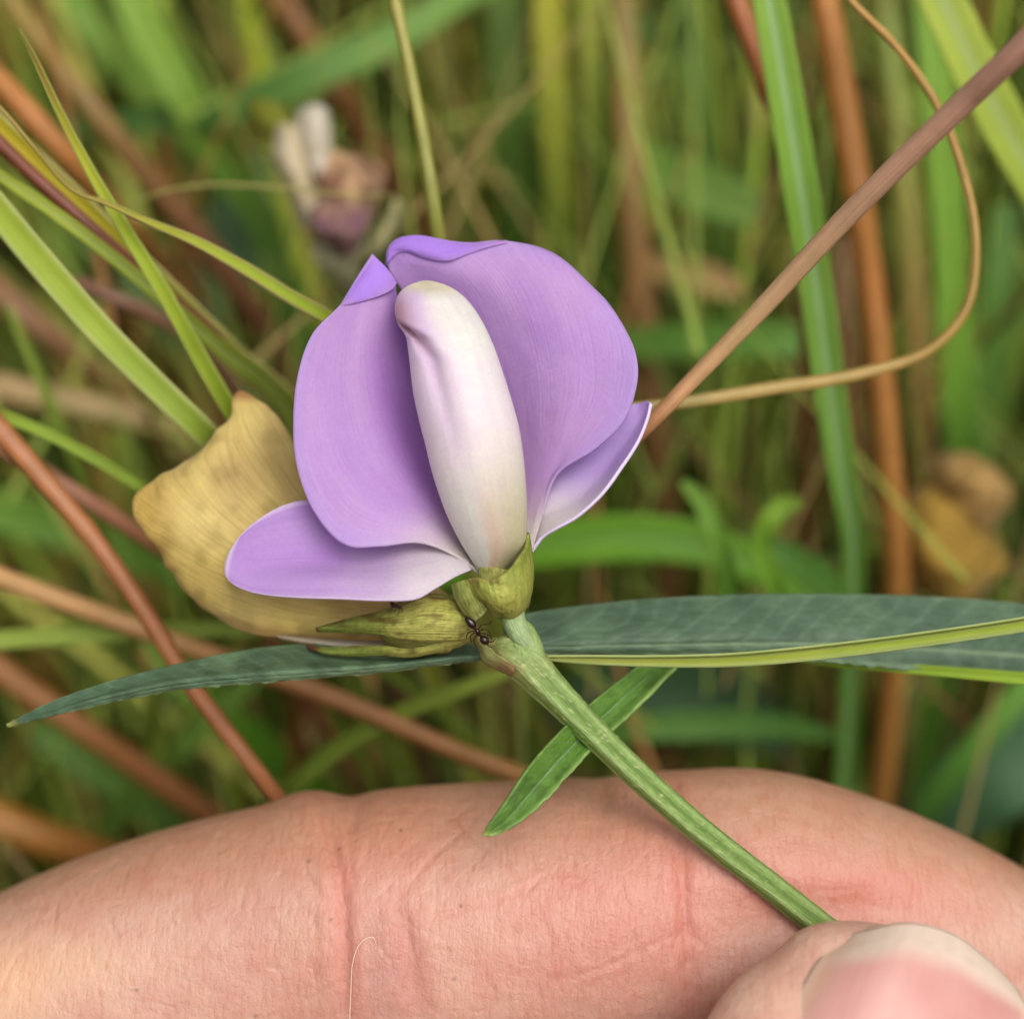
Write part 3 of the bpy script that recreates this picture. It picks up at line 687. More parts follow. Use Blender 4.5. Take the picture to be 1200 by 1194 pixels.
LW = [
 [(552,668,-1),(532,677,-2.0),(510,690,-3.2),(488,702,-3.8),(450,704,-3.8),(400,702,-3.4),(350,700.5,-2.7),(312,697.5,-1.9),(288,692,-1.5),(272,684,-1.1),(265,675,-.8)],
 [(550,665,-.9),(525,665,-1.8),(500,675,-2.8),(470,680,-3.1),(430,681,-2.7),(385,679,-2.2),(340,680,-1.7),(300,682,-1.3),(280,676,-1.0),(263.3,667,-.7)],
 [(549,660,-.7),(520,650,-.8),(490,652,-.9),(460,656,-.9),(420,660,-.6),(380,660,-.4),(340,660,-.3),(300,662,-.4),(282,660,-.5),(264.8,657,-.5)],
 [(548,656,-.2),(518,641,.4),(488,636,.6),(455,634,.8),(420,632,.7),(385,628,.5),(345,630,.2),(308,634,0),(288,639,-.2),(269.5,645,-.3)],
 [(548,652,.6),(515,630,1),(485,615,1.2),(450,605,1.4),(415,596,1.3),(385,588,1.0),(358,586,.6),(330,593,.3),(308,605,0),(290,619,-.1),(278,632,-.2)],
]
RW = [
 [(622,648,1),(636,630,.6),(652,620,.2),(675,607,-.1),(705,580,-.3),(728,549,-.1),(748,518,.4),(759,491,1),(763,473,1.4)],
 [(622,643,1.4),(637,610,1.6),(655,597,1.6),(680,583,1.5),(704,560,1.4),(725,533,1.4),(743,507,1.5),(755,487,1.6),(762,472,1.6)],
 [(623,636,2),(637,592,2.0),(655,570,2.1),(682,550,2.0),(706,530,1.9),(726,508,1.9),(742,490,1.8),(752,479,2.0),(761,471.5,1.8)],
 [(624,630,2.6),(640,575,2.6),(660,545,2.6),(685,520,2.4),(705,500,2.3),(722,485,2.2),(737,476,2.0),(748,474,2.4),(760,471,2)],
]
def col_wing(gi, u, v, p):
    n = vnoise(p[:, :2], 0.03, 8)
    c = mix(lin('#D2ACE6'), lin('#CAA0E2'), 0.5 + 0.5 * n)
    c = mix(c, lin('#D8B4EA'), 0.5 * sstep(0.5, 0.1, u))
    st = vnoise(np.c_[u * 26, v * 2], 1.0, 31)
    c = mix(lin('#EDE6E6'), c, sstep(0.06, 0.66, v + 0.05 * n + 0.05 * st + 0.16 * (u - 0.35)))
    c = mix(c, lin('#B888D4'), 0.4 * sstep(.1, .8, st) * sstep(.5, .9, v))
    e = np.clip(sstep(.030, .008, u) + sstep(.955, .99, u) + sstep(.972, .992, v), 0, 1)
    return mix(c, lin('#EFE2F2'), e * 0.85)
lw = petal('wing_petal', [LW], col_wing, [M_PETAL, M_RIM], FRESH, 0.24)
rw = petal('wing_petal', [RW], lambda gi, u, v, p: mix(mix(lin('#F0EBE6'), lin('#D0B2EC'), sstep(0.1, 0.6, v + 0.3 * (u - 0.5))), lin('#EFE6F4'), sstep(.05, .01, u) * .8), [M_PETAL, M_RIM], FRESH, 0.24)
lw['label'] = 'broad left wing petal spreading sideways'; rw['label'] = 'small right wing petal turned upwards'

def keel():
    # rows: photo y, left x, right x, centre depth, half depth (mm)
    rows = [(678,562,578,0.2,.6),(661,555,598,-.4,1.4),(638,541,615,-1.2,2.1),(607,525,617.5,-2.0,2.6),(578,514,617,-2.6,2.9),(549,505,615,-3.0,3.1),(520,498,611.5,-3.2,3.2),
            (495,491.5,607,-3.2,3.3),(460,484,597,-3.0,3.3),(426,480,586,-2.6,3.2),(410,478,580.5,-2.3,3.1),(399,476.5,576,-2.05,3.0),(390,473,572,-1.85,3.0),(378,465,566,-1.45,2.9),(362,462.5,556,-.8,2.7),(350,464.5,546,-.5,2.4),(341,470,535,-.2,1.9),(335.5,478,524,0,1.2),(333,487,513,.1,.6)]
    a = np.array(rows, float)
    q = resample(a, 120, arclen=False, even=True)
    seg = 72
    th = np.linspace(0, 2 * np.pi, seg, endpoint=False)
    vv = np.linspace(0, 1, 120)
    pts = np.zeros((120, seg, 3)); C = np.zeros((120, seg, 3)); UV = np.zeros((120, seg, 2))
    for i in range(120):
        y, xl, xr, dc, b = q[i]
        w = (xr - xl) / 2; cx = (xl + xr) / 2
        x = cx + w * np.cos(th)
        v = vv[i]
        # a lengthwise fold left of the middle: groove with a proud lip
        gpos = np.interp(y, [372, 385, 396, 420, 450, 480, 530, 600], [0.97, 0.86, 0.76, 0.675, 0.65, 0.64, 0.62, 0.60])
        act = np.interp(y, [374, 384, 400, 430, 470, 520, 570], [0, 1.0, 0.95, 0.5, 0.25, 0.08, 0.0])
        gth = th / np.pi
        groove = np.exp(-((gth - gpos) / 0.06) ** 2) * act
        lip = np.exp(-((gth - gpos + 0.14) / 0.10) ** 2) * act
        dd = dc - b * np.sin(th) * (1 - 0.36 * groove + 0.10 * lip) + 0.9 * groove * sstep(0.72, 0.9, gth)
        x = x + 7 * groove * sstep(0.7, 0.9, gth)
        pts[i] = np.stack([x, np.full(seg, y) + 7 * np.sin(th) * sstep(0.75, 1.0, v) * 0.6, dd], -1)
        # pigment, plus painted shade under the hook
        side = np.cos(th)
        c = np.repeat(lin('#F4F2E0')[None], seg, 0)
        c = mix(c, lin('#E2DCA8'), 0.7 * sstep(0.82, 0.97, v) * np.ones(seg))
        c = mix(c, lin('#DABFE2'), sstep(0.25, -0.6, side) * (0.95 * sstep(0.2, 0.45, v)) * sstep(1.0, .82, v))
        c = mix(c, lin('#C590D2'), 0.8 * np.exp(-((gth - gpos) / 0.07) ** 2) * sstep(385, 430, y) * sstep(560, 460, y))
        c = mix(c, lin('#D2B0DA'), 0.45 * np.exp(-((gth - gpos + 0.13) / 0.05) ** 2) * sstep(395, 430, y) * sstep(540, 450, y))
        c = mix(c, lin('#A9706C'), 0.6 * groove * sstep(432, 395, y))  # brownish undercut shadow painted into the groove near the notch
        c = mix(c, lin('#EDE0E6'), 0.7 * np.exp(-((v - 0.4) / 0.2) ** 2) * np.ones(seg))
        c = mix(c, lin('#C2BC86'), sstep(0.45, 0.0, v) * sstep(-0.2, 0.7, side))
        c = mix(c, lin('#E0BE9C'), 0.8 * sstep(0.32, 0.05, v) * np.exp(-(side - 0.1) ** 2 / 0.08))
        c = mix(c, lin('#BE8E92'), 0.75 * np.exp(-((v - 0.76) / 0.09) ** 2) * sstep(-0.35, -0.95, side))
        C[i] = c
        UV[i] = np.stack([np.abs(th / np.pi - 1), np.full(seg, v)], -1)
    C = np.clip(C * 1.10, 0, 0.93)
    V = PA(pts).reshape(-1, 3)
    F = grid_faces(120, seg, wrap=True)
    F.append(list(range(seg))[::-1]); F.append(list(range(119 * seg, 120 * seg)))
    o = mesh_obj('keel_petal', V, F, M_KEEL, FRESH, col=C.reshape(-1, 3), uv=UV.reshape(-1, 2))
    o['label'] = 'pale cream hooked keel in the middle'
    return o
keel()

# calyx of the open flower
def calyx_fresh():
    V, F, v, th = tube([(600, 724, 0), (596, 716, -.1), (591, 706, -.3), (588, 694, -.4), (587, 682, -.4), (588, 672, -.4), (589, 666, -.4)], [9, 17, 22, 25, 27, 28, 28], 40, 44, 0.8,
                       lambda t, v: 1 + 0.035 * np.cos(5 * t) + 0.03 * np.sin(9 * t + 2) * v + 0.05 * np.exp(-((v - .95) / .05) ** 2), cap=True)
    p = C2P(V)
    n = vnoise(p[:, :2], 0.08, 4)
    c = mix(lin('#B2B462'), lin('#C4BC6C'), 0.5 + 0.5 * n)
    c = mix(c, lin('#7C8438'), 0.5 * sstep(0.2, 0.8, vnoise(p[:, :2], 0.16, 6)))
    o = mesh_obj('calyx', V, F, M_CALYX, FRESH, col=c, uv=np.stack([np.abs(th - np.pi), v], -1))
    def cc(a, b): return lambda gi, u, v, p: mix(lin(a), lin(b), 0.5 + 0.5 * vnoise(p[:, :2], 0.1, 3))
    # front of the cup, drawn up on the right into a tooth
    def cf(gi, u, v, p):
        c = mix(lin('#C2BA60'), lin('#B0B458'), 0.5 + 0.5 * vnoise(p[:, :2], 0.08, 3))
        c = mix(c, lin('#7A8A30'), 0.6 * sstep(0.55, 0.95, v) * sstep(0.35, 0.6, u))
        c = mix(c, lin('#8A6A34'), 0.5 * sstep(0.2, 0.7, vnoise(p[:, :2], 0.14, 8)) * sstep(0.5, 0.2, u))
        c = mix(c, lin('#4E5420'), 0.7 * np.exp(-((p[:, 0] - 581) / 6) ** 2 - ((p[:, 1] - 682) / 3) ** 2))
        return mix(c, lin('#B59A5A'), 0.6 * sstep(0.93, 1.0, v) * sstep(0.5, 0.3, u))
    petal('sepal', [[[(590,722,-.4),(572,712,-1.2),(556,698,-1.4),(548,688,-1.2),(546,679,-.9)],
        [(593,723,-1),(580,713,-2.4),(568,700,-3),(562,688,-3),(560,677,-2.8)],
        [(597,724,-1.2),(590,714,-2.9),(584,702,-3.6),(580,690,-3.7),(577,680,-3.5)],
        [(601,724,-1.2),(600,713,-2.8),(599,700,-3.6),(597,684,-3.8),(594,670,-3.7)],
        [(605,723,-.9),(609,712,-2.2),(611,698,-2.9),(611,680,-3.1),(608,652,-3.2)],
        [(608,721,-.5),(615,708,-1.2),(619,694,-1.6),(620,672,-2),(616,640,-2.3)],
        [(611,719,0),(618,706,0),(622,692,-.2),(624,665,-.6),(618.5,624,-1.4)]]], cf, [M_CALYX, M_CALYX], FRESH, 0.25, nu=48, nv=40, wrinkle=0.12, wsc=1.2)
    # broad scale on the left
    petal('sepal', [[[(529,684,-1.2),(532,697,-1.4),(540,713,-1.5),(550,725,-1.3)],
                     [(536,682,-1.9),(541,697,-2.1),(549,713,-2.1),(557,727,-1.8)],
                     [(543,680,-1.9),(550,695,-2.2),(559,711,-2.3),(565,721,-2.0)],
                     [(549,679,-1.4),(556,692,-1.8),(565,706,-2.0),(571,714,-1.7)]]], lambda gi, u, v, p: mix(mix(lin('#A8A85C'), lin('#8E9448'), 0.5 + 0.5 * vnoise(p[:, :2], 0.12, 3)), lin('#C8C48C'), 0.7 * np.clip(sstep(.12, 0, u) + sstep(.88, 1, u) + sstep(.9, 1, v), 0, 1)), [M_CALYX, M_CALYX], FRESH, 0.14, nu=20, nv=24)
    # ragged lower lip round the cup and the small bracteole at the right
    petal('bracteole', [[[(609,712,-.6),(614,702,-1),(617,692,-.9)],[(614,712,-.2),(618,702,-.5),(618,690,-.5)],[(617,713,.4),(620,704,.3),(619,692,.2)]]], cc('#B6A468', '#A08E54'), [M_CALYX, M_CALYX], FRESH, 0.25, nu=8, nv=10)
    V, F, v, th = tube([(601, 716, -.3), (602, 727, -.6), (606, 737, -.8), (613, 748, -.8), (622, 760, -.6)], [13, 13.5, 13, 12, 10], 24, 24, 0.95, lambda t, v: 1 + .03 * np.cos(6 * t))
    mesh_obj('pedicel', V, F, M_STEM, FRESH, col=np.repeat(lin('#A9BC86')[None], len(V), 0), uv=np.stack([np.abs(th - np.pi), v], -1))
calyx_fresh()

# stem with node
def stem():
    path = [(572,757,.6),(584,760,.4),(598,764,0),(616,776,-.2),(640,801,-.4),(680,842,-.6),(740,901,-.5),(820,972,.1),(900,1035,.4),(972,1092,.5),(1040,1146,.3),(1110,1200,.8),(1190,1262,1.2),(1260,1320,1.5)]
    wid = [9,15,22,24,21,17.5,16,15.5,15.5,16,16,16,16,16]
    def pr(t, v):
        return 1 + 0.055 * np.cos(5 * t + 0.4) + 0.02 * np.cos(11 * t) 
    V, F, v, th = tube(path, wid, 260, 64, 0.9, pr)
    p = C2P(V)
    n = vnoise(np.c_[p[:, :2]], 0.05, 2)
    c = mix(lin('#7E9A48'), lin('#8CA656'), 0.5 + 0.5 * n)
    rid = np.cos(5 * th + 0.4)
    c = mix(c, lin('#A4BA7C'), 0.6 * sstep(0.2, 1.0, rid))
    c = mix(c, lin('#58782A'), 0.75 * sstep(-0.3, -1.0, rid))
    c = mix(c, lin('#9CA664'), 0.7 * sstep(0.14, 0.03, v))
    c = mix(c, lin('#A98A5A'), 0.6 * sstep(0.10, 0.02, v) * sstep(0.0, 0.5, n))
    # rough little warts along the ridges
    wart = np.clip(vnoise(np.c_[th * 6, v * 500], 1.0, 11) - 0.45, 0, 1) * sstep(0.6, 0.2, v)
    ctr = np.repeat(V.reshape(260, 64, 3).mean(1), 64, 0)
    V = ctr + (V - ctr) * (1 + 0.10 * wart + 0.012 * vnoise(np.c_[th * 3, v * 120], 1.0, 4))[:, None]
    c = mix(c, lin('#C8C48C'), np.clip(wart * 1.5, 0, .7))
    mesh_obj('stem', V, F, M_STEM, PLANT, col=c, uv=np.stack([np.abs(th - np.pi), v * 9], -1))
    # swollen knuckle where the second flower sits, its scar and a papery bract
    def cc(a, b): return lambda gi, u, v, p: mix(lin(a), lin(b), 0.5 + 0.5 * vnoise(p[:, :2], 0.1, 3))
    V, F, v, th = tube([(606, 731, .2), (610, 740, 0), (613, 752, -.1), (618, 768, -.2), (628, 784, -.3)], [11, 17, 21, 22, 17], 30, 32, 0.9, lambda t, v: 1 + .04 * np.cos(5 * t))
    mesh_obj('node', V, F, M_STEM, PLANT, col=mix(lin('#8FA458'), lin('#A6B878'), 0.5 + 0.5 * vnoise(C2P(V)[:, :2], 0.07, 3)), uv=np.stack([np.abs(th - np.pi), v * 2], -1))
    petal('bract', [[[(556,748,.2),(562,763,0),(566,774,-.2),(584,785,-.3),(601,792,-.6)],[(560,746,-.6),(567,760,-.9),(573,770,-1.1),(588,778,-1.5),(602,787,-1.7)],[(563,744,-.4),(573,757,-1.0),(581,766,-1.4),(592,773,-1.9),(604,780,-1.9)]]], lambda gi, u, v, p: mix(mix(lin('#B4B072'), lin('#A2A060'), 0.5 + 0.5 * vnoise(p[:, :2], 0.1, 3)), lin('#B88E66'), sstep(0.55, 0.95, v + 0.15 * vnoise(p[:, :2], 0.12, 9))), [M_CALYX, M_CALYX], PLANT, 0.15, nu=12, nv=24)
stem()

# ------------------------------------------------------------------ withered bloom on the same stem
WITH = empty('withered_flower', P(552, 745, 3), PLANT)
WITH['label'] = 'faded ochre yellow bloom folded behind the violet one'
Q = [
 [(530,700,4),(470,660,6),(420,620,7),(380,580,7.6),(356,545,7.6),(337,506,7.6),(316,479,7.8),(294,462,8.4)],
 [(528,705,4),(460,675,5.2),(400,635,5.8),(350,590,6.1),(317,545,6.2),(294,508,6.6),(282,478,7.4),(276,460,8.0)],
 [(526,710,4),(450,690,4.6),(385,655,4.8),(325,612,4.6),(285,574,4.7),(267,542,5.4),(260,518,6.2),(262,503,7)],
 [(524,716,4),(440,703,4.1),(365,675,4.1),(300,642,3.8),(254,607,3.9),(225,575,4.6),(212,556,5.6),(213,542,6.8)],
 [(522,722,4),(430,714,3.8),(350,697,3.7),(285,672,3.4),(237,645,3.5),(197,616,4.2),(172,600,4.8),(155,588,5.4)],
 [(520,728,4),(425,726,3.9),(350,717,3.8),(295,702,3.7),(252,684,3.9),(217,665,4.4),(198,651,4.8),(184,638,5.3)],
 [(518,736,4),(420,738,4.2),(350,736,4.2),(305,730,4.3),(270,719,4.6),(245,708,5),(226,697,5.5),(208,681,6)],
 [(518,744,4.5),(430,750,5.2),(378,750,5.6),(340,746,5.6),(310,744,5.8),(285,738,6.2),(262,728,6.6),(234,711,7)],
]
def col_dry(gi, u, v, p):
    a = vnoise(p[:, :2], 0.018, 3); b = vnoise(p[:, :2], 0.05, 4)
    c = mix(lin('#F0DE92'), lin('#E8D27A'), 0.5 + 0.5 * a)
    c = mix(c, lin('#DCC894'), 0.6 * sstep(0.55, 0.1, v) * sstep(0.45, 0.95, u))
    c = mix(c, lin('#A8924A'), 0.35 * sstep(0.1, 0.7, b))
    c = mix(c, lin('#9A6A5C'), 0.35 * np.exp(-((p[:, 0] - 275) / 30) ** 2 - ((p[:, 1] - 560) / 30) ** 2))
    c = mix(c, lin('#94763A'), 0.45 * np.exp(-((p[:, 0] - 320) / 26) ** 2 - ((p[:, 1] - 535) / 40) ** 2))
    c = mix(c, lin('#A8663E'), sstep(478, 461, p[:, 1]) * 0.8)
    c = mix(c, lin('#CBA23E'), 0.6 * sstep(230, 170, p[:, 0]))
    return c
petal('withered_petal', [Q], col_dry, [M_DRY, M_RIMD], WITH, 0.25, nu=72, nv=90, wrinkle=0.42, wsc=0.30, ragged=0.32)
petal('inner_petal', [[[(470,752,5.4),(430,752,4.6),(390,750,4.4),(350,747,4.8),(322,744,5.4)],[(468,758,4.8),(430,758,4),(390,755,3.8),(355,751,4.3),(326,746,5.2)],[(466,763,5),(430,763,4.6),(395,759,4.6),(360,754,4.9),(330,748,5.4)]]],
      lambda gi, u, v, p: mix(lin('#E0DACA'), lin('#D3C9A8'), v), [M_DRY, M_RIMD], WITH, 0.2, nu=14, nv=30)
def calyx_withered():
    V, F, v, th = tube([(556, 741, 1.6), (548, 737, 1.4), (535, 732, 1.2), (515, 731, 1.2), (495, 732, 1.4), (472, 735, 1.8), (455, 737, 2.4)], [10, 23, 31, 34, 33, 28, 21], 60, 48, 0.85,
                       lambda t, v: 1 + .03 * np.cos(6 * t) + 0.03 * np.sin(10 * t + 1) * v)
    p = C2P(V)
    c = mix(lin('#BEB464'), lin('#A8A454'), 0.5 + 0.5 * vnoise(p[:, :2], 0.06, 4))
    c = mix(c, lin('#7A5A30'), 0.55 * sstep(0.25, 0.75, vnoise(np.c_[p[:, 0] * 0.25, p[:, 1]], 0.12, 7)) * sstep(0.1, 0.3, v))
    mesh_obj('calyx', V, F, M_CALYX, WITH, col=c, uv=np.stack([np.abs(th - np.pi), v], -1))
    def cc(gi, u, v, p):
        c = mix(lin('#C4BC68'), lin('#B0AE54'), 0.5 + 0.5 * vnoise(p[:, :2], 0.08, 3))
        c = mix(c, lin('#7E9238'), 0.7 * sstep(480, 420, p[:, 0]))
        c = mix(c, lin('#6E5228'), 0.75 * sstep(0.25, 0.7, vnoise(np.c_[p[:, 0] * .25, p[:, 1]], 0.16, 5)) * sstep(0.75, 0.4, u))
        c = mix(c, lin('#5A4020'), 0.5 * sstep(0.4, 0.8, vnoise(p[:, :2], 0.2, 15)))
        return mix(c, lin('#7A4A30'), sstep(378, 371, p[:, 0]))
    t1 = petal('sepal', [[[(552,728,.6),(538,708,.0),(500,701,-.5),(470,712,-.2),(440,719,.3),(405,727,1.2),(372,737,2.2)],[(553,733,.2),(538,722,-.9),(500,718,-1.4),(470,724,-1),(440,727,-.4),(405,731,.8),(371,737,2)],[(553,739,.2),(538,736,-.9),(500,735,-1.5),(470,736,-1.1),(440,735,-.4),(405,736,.8),(372,738,2)],[(552,745,.6),(538,749,-.2),(500,750,-.9),(472,748,-.6),(440,742,.2),(405,740,1.1),(372,739,2.2)]]],
               cc, [M_CALYX, M_CALYX], WITH, 0.25, nu=24, nv=50)
    t1['label'] = 'long pointed green sepal'
    petal('sepal', [[[(520,752,-.2),(480,760,-.2),(450,757,.2),(420,757,.8),(385,759,1.6),(359,756,2.4)],[(520,758,-.2),(480,765,-.2),(450,762,.1),(420,763,.6),(388,764,1.4),(360,757.5,2.3)],[(520,762,.3),(480,769,.3),(450,767,.6),(420,768,1),(388,767,1.6),(362,760,2.4)]]],
          cc, [M_CALYX, M_CALYX], WITH, 0.22, nu=12, nv=40)
calyx_withered()

# ------------------------------------------------------------------ leaves of the plant
def leaf(name, ribs, label, c1, c2, midu, parent=PLANT, teeth=True, thick=0.25, edgec='#8FA67A', nu=33, nv=160, ripple=0.12, blotch=0.75):
    g, u, v = patch(ribs, nu, nv)
    g = g.copy()
    g[:, 2] += ripple * vnoise(g, 0.6, 4) + ripple * 0.5 * vnoise(g, 1.6, 5)
    g[:, 2] += 0.16 * np.exp(-((u - midu) / 0.07) ** 2)             # sunk midrib
    p = C2P(g)
    if teeth:
        e = (np.exp(-(u / 0.03) ** 2))
        g[:, 1] -= 0.14 * e * (vnoise(np.c_[g[:, 0]], 3.0, 2) )
    # side veins: shallow furrows slanting forward from the midrib
    s = v * 26 - np.abs(u - midu) * 3.2
    s = s + 0.5 * vnoise(np.c_[u * 3, v * 14], 1.0, 6)
    g[:, 2] += 0.022 * np.cos(2 * np.pi * s)
    c = mix(lin(c1), lin(c2), 0.5 + 0.5 * vnoise(p[:, :2], 0.03, 9))
    c = mix(c, mix(lin(c1), lin(c2), 0.5) * 0.6, blotch * sstep(0.0, 0.7, vnoise(p[:, :2] * np.array([0.6, 1.0]), 0.09, 12)))
    c = mix(c, lin('#7F9A82'), 0.20 * sstep(0.72, 1.0, np.cos(2 * np.pi * s)))
    c = mix(c, lin('#94AB86'), 0.7 * np.exp(-((u - midu) / 0.03) ** 2))
    c = mix(c, lin(edgec) * 1.1, 0.9 * np.exp(-(u / 0.07) ** 2) * (0.75 + 0.25 * vnoise(np.c_[g[:, 0]], 2.0, 3)))
    c = mix(c, lin(edgec), 0.4 * np.exp(-((1 - u) / 0.03) ** 2))
    c = mix(c, lin('#A9A95A'), sstep(0.965, 1.0, v))
    o = mesh_obj(name, g, grid_faces(nu, nv), M_LEAF, parent, col=c, uv=np.stack([u * 1.5, v * 3], -1))
    solid(o, thick)
    if label: o['label'] = label
    return o

leaf('leaf', [
 [(575,771,2.2),(540,775,1.8),(500,780,1.5),(430,789,1.2),(350,795.5,1),(280,801,1),(200,809,1.1),(130,822,1.4),(60,838,1.8),(9,851,2.2)],
 [(575,769,1.8),(540,771,1.3),(500,775,1),(430,782,.7),(350,787,.5),(280,792,.6),(200,801,.7),(130,816,1.1),(60,836,1.7),(9,850.5,2.2)],
 [(575,765,2.6),(540,765,2.8),(500,768,2.6),(430,773,2.2),(350,776,1.9),(280,782,1.7),(200,794,1.6),(130,811,1.7),(60,833,1.9),(8.5,850,2.2)],
 [(575,758,4.4),(540,756,4.8),(500,757,4.8),(430,757,4.4),(350,756,3.8),(290,762,3.3),(200,781,2.7),(130,799,2.4),(55,825,2.2),(8,849.5,2.3)],
 ], 'narrow dark blue green leaf reaching to the left', '#4A624C', '#66805E', 0.24)
leaf('leaf', [
 [(590,766,4.2),(660,766,4.0),(740,767,4.4),(820,768,5),(900,771,5.8),(980,777,6.8),(1080,786,8),(1200,795,10),(1330,800,13),(1450,790,17)],
 [(590,757,3.8),(660,757,3.6),(740,755,4),(820,753,4.6),(900,752,5.4),(980,753,6.6),(1080,758,8),(1200,766,10),(1330,778,13),(1452,784,17)],
 [(590,744,4.4),(660,740,4.4),(740,735,4.8),(820,731,5.4),(900,729,6.2),(980,729,7.4),(1080,732,9),(1200,741,11),(1330,760,14),(1454,780,17.4)],
 [(590,725,5.6),(645,715,6),(740,704,6.6),(820,699,7.2),(900,697,8),(980,697,9),(1080,699,10.4),(1200,709,12.4),(1330,738,15),(1455,776,18)],
 ], 'long dark blue green leaf reaching to the right', '#485E4A', '#5C745A', 0.30, edgec='#8AA07E', blotch=0.2)
leaf('leaf', [
 [(800,775,6),(765,811,4),(735,841,2.0),(700,872,0),(672,901,-2),(645,932,-4.2),(622,953,-5.4),(600,969,-6),(580,977,-6.2),(566,979,-6.2)],
 [(785,775,6.6),(752,806,4.6),(722,834,2.6),(690,864,.6),(662,893,-1.6),(636,922,-3.8),(614,945,-5),(594,963,-5.8),(578,974,-6.1),(566,978.5,-6.2)],
 [(770,775,6),(738,802,4),(708,828,2.0),(678,856,0),(650,884,-2.2),(626,911,-4.3),(606,936,-5.5),(588,957,-6),(574,971,-6.2),(565.5,978,-6.2)],
 [(755,775,5.2),(722,800,3.2),(692,824,1.2),(664,849,-.8),(638,876,-3),(616,903,-5),(597,931,-5.9),(582,953,-6.2),(571,968,-6.3),(565,977.5,-6.2)],
 ], 'small pointed green leaf hanging in front of the finger', '#587E2C', '#668C36', 0.5, edgec='#9DB86A', nv=90, ripple=0.06)

# ------------------------------------------------------------------ ants
M_ANT, nd_, ln_, pb_ = new_mat('ant_shell')
pb_.inputs['Base Color'].default_value = (*lin('#220D0A'), 1); pb_.inputs['Roughness'].default_value = 0.22
def ant(label, path, radii, legs, ori):
    V, F, v, th = tube(path, radii, 60, 20, 0.9)
    V = [V]; F = list(F); off = len(V[0])
    for lg, r in legs:
        a, f, _, _ = tube(lg, r, 14, 6)
        V.append(a); F += [[i + off for i in q] for q in f]; off += len(a)
    return props(mesh_obj('ant', np.concatenate(V), F, M_ANT, origin=P(*ori)), label, 'ant', 'ants on the flower stem')
z = -2.4
ant('small dark ant crouching in the stem fork below the calyx',
    [(545, 722, z + .4), (548, 726, z), (552, 730, z), (555, 734, z), (556.5, 736.5, z), (559, 739, z - .1), (561, 743, z), (563, 745, z), (566, 748.5, z - .2), (569, 751.5, z - .2), (572, 755, z)],
    [1, 3.6, 5, 4, 1.6, 2.8, 2.6, 1.4, 4.6, 4.6, 1],
    [([(560, 741, z), (567, 737, z - .5), (572, 739, z), (575, 744, z + .4)], [.7, .7, .6, .4]), ([(559, 740, z), (565, 732, z - .4), (573, 731, z), (576, 727, z + .4)], [.7, .7, .6, .4]),
     ([(560, 742, z), (570, 743, z - .4), (576, 747, z), (576, 752, z + .4)], [.7, .7, .6, .4]), ([(559, 741, z), (553, 743, z - .3), (551, 748, z), (553, 753, z + .3)], [.7, .7, .6, .4]),
     ([(560, 743, z), (556, 748, z - .3), (556, 754, z + .1), (559, 758, z + .4)], [.7, .7, .6, .4]), ([(558, 739, z), (551, 740, z - .3), (547, 744, z), (547, 748, z + .4)], [.7, .7, .6, .4]),
     ([(569, 753, z - .2), (574, 758, z - .4), (579, 757, z)], [.6, .5, .3]), ([(570, 752, z - .2), (577, 752, z - .4), (581, 748, z)], [.6, .5, .3])], (560, 741, z))
z = -3.0
ant('tiny dark ant peeping out under the left wing petal',
    [(457.5, 706, z + 1), (459.5, 707.5, z + .7), (462, 709.5, z + .5), (463.8, 710.5, z + .4), (465.5, 710.5, z + .4), (467, 710.2, z + .4), (468.5, 711.2, z + .4), (471, 713, z + .4)],
    [.8, 2.6, 2.8, 1, 1.8, 1, 2.2, .6],
    [([(465, 711, z + .4), (464, 714, z + .2), (462, 717, z + .6)], [.5, .5, .3]), ([(466, 711, z + .4), (468, 715, z + .2), (467, 718, z + .6)], [.5, .5, .3]), ([(470, 712, z + .4), (472, 715, z + .3), (471.5, 718, z + .6)], [.5, .4, .3]), ([(465, 709, z + .4), (468, 706, z + .2), (472, 707, z + .5)], [.5, .5, .3])], (465, 711, z))

# ------------------------------------------------------------------ blurred flowers behind
def mk(a, b, sc=0.05, s=1):
    return lambda gi, u, v, p: mix(lin(a), lin(b), np.clip(0.5 + 0.7 * vnoise(p[:, :2], sc, s), 0, 1))
BF = empty('withered_flower', P(400, 310, 50))
props(BF, 'blurred faded cream and purple flower hanging above the violet one', 'flower')
d = 56
petal('withered_petal', [[[(395,300,d),(352,262,d-3),(336,220,d-4),(322,180,d-3),(326,150,d-1)],[(400,300,d-3),(368,262,d-7),(352,220,d-8),(340,180,d-6),(340,148,d-3)],[(405,300,d),(384,262,d-4),(368,220,d-5),(358,185,d-4),(352,150,d-1)]]], mk('#F4EBCC', '#E0D2A4'), [M_DRY, M_RIMD], BF, 0.3, nu=20, nv=30, wrinkle=1.1, wsc=0.5)
petal('withered_petal', [[[(372,230,d-2),(356,190,d-3),(348,155,d-3),(352,130,d-1)],[(384,226,d-4),(372,186,d-6),(368,150,d-6),(368,124,d-3)],[(394,226,d-2),(388,186,d-3),(388,155,d-3),(382,128,d-1)]]], mk('#FBF6E8', '#EFE8D0'), [M_DRY, M_RIMD], BF, 0.3, nu=20, nv=30, wrinkle=1.1, wsc=0.5)
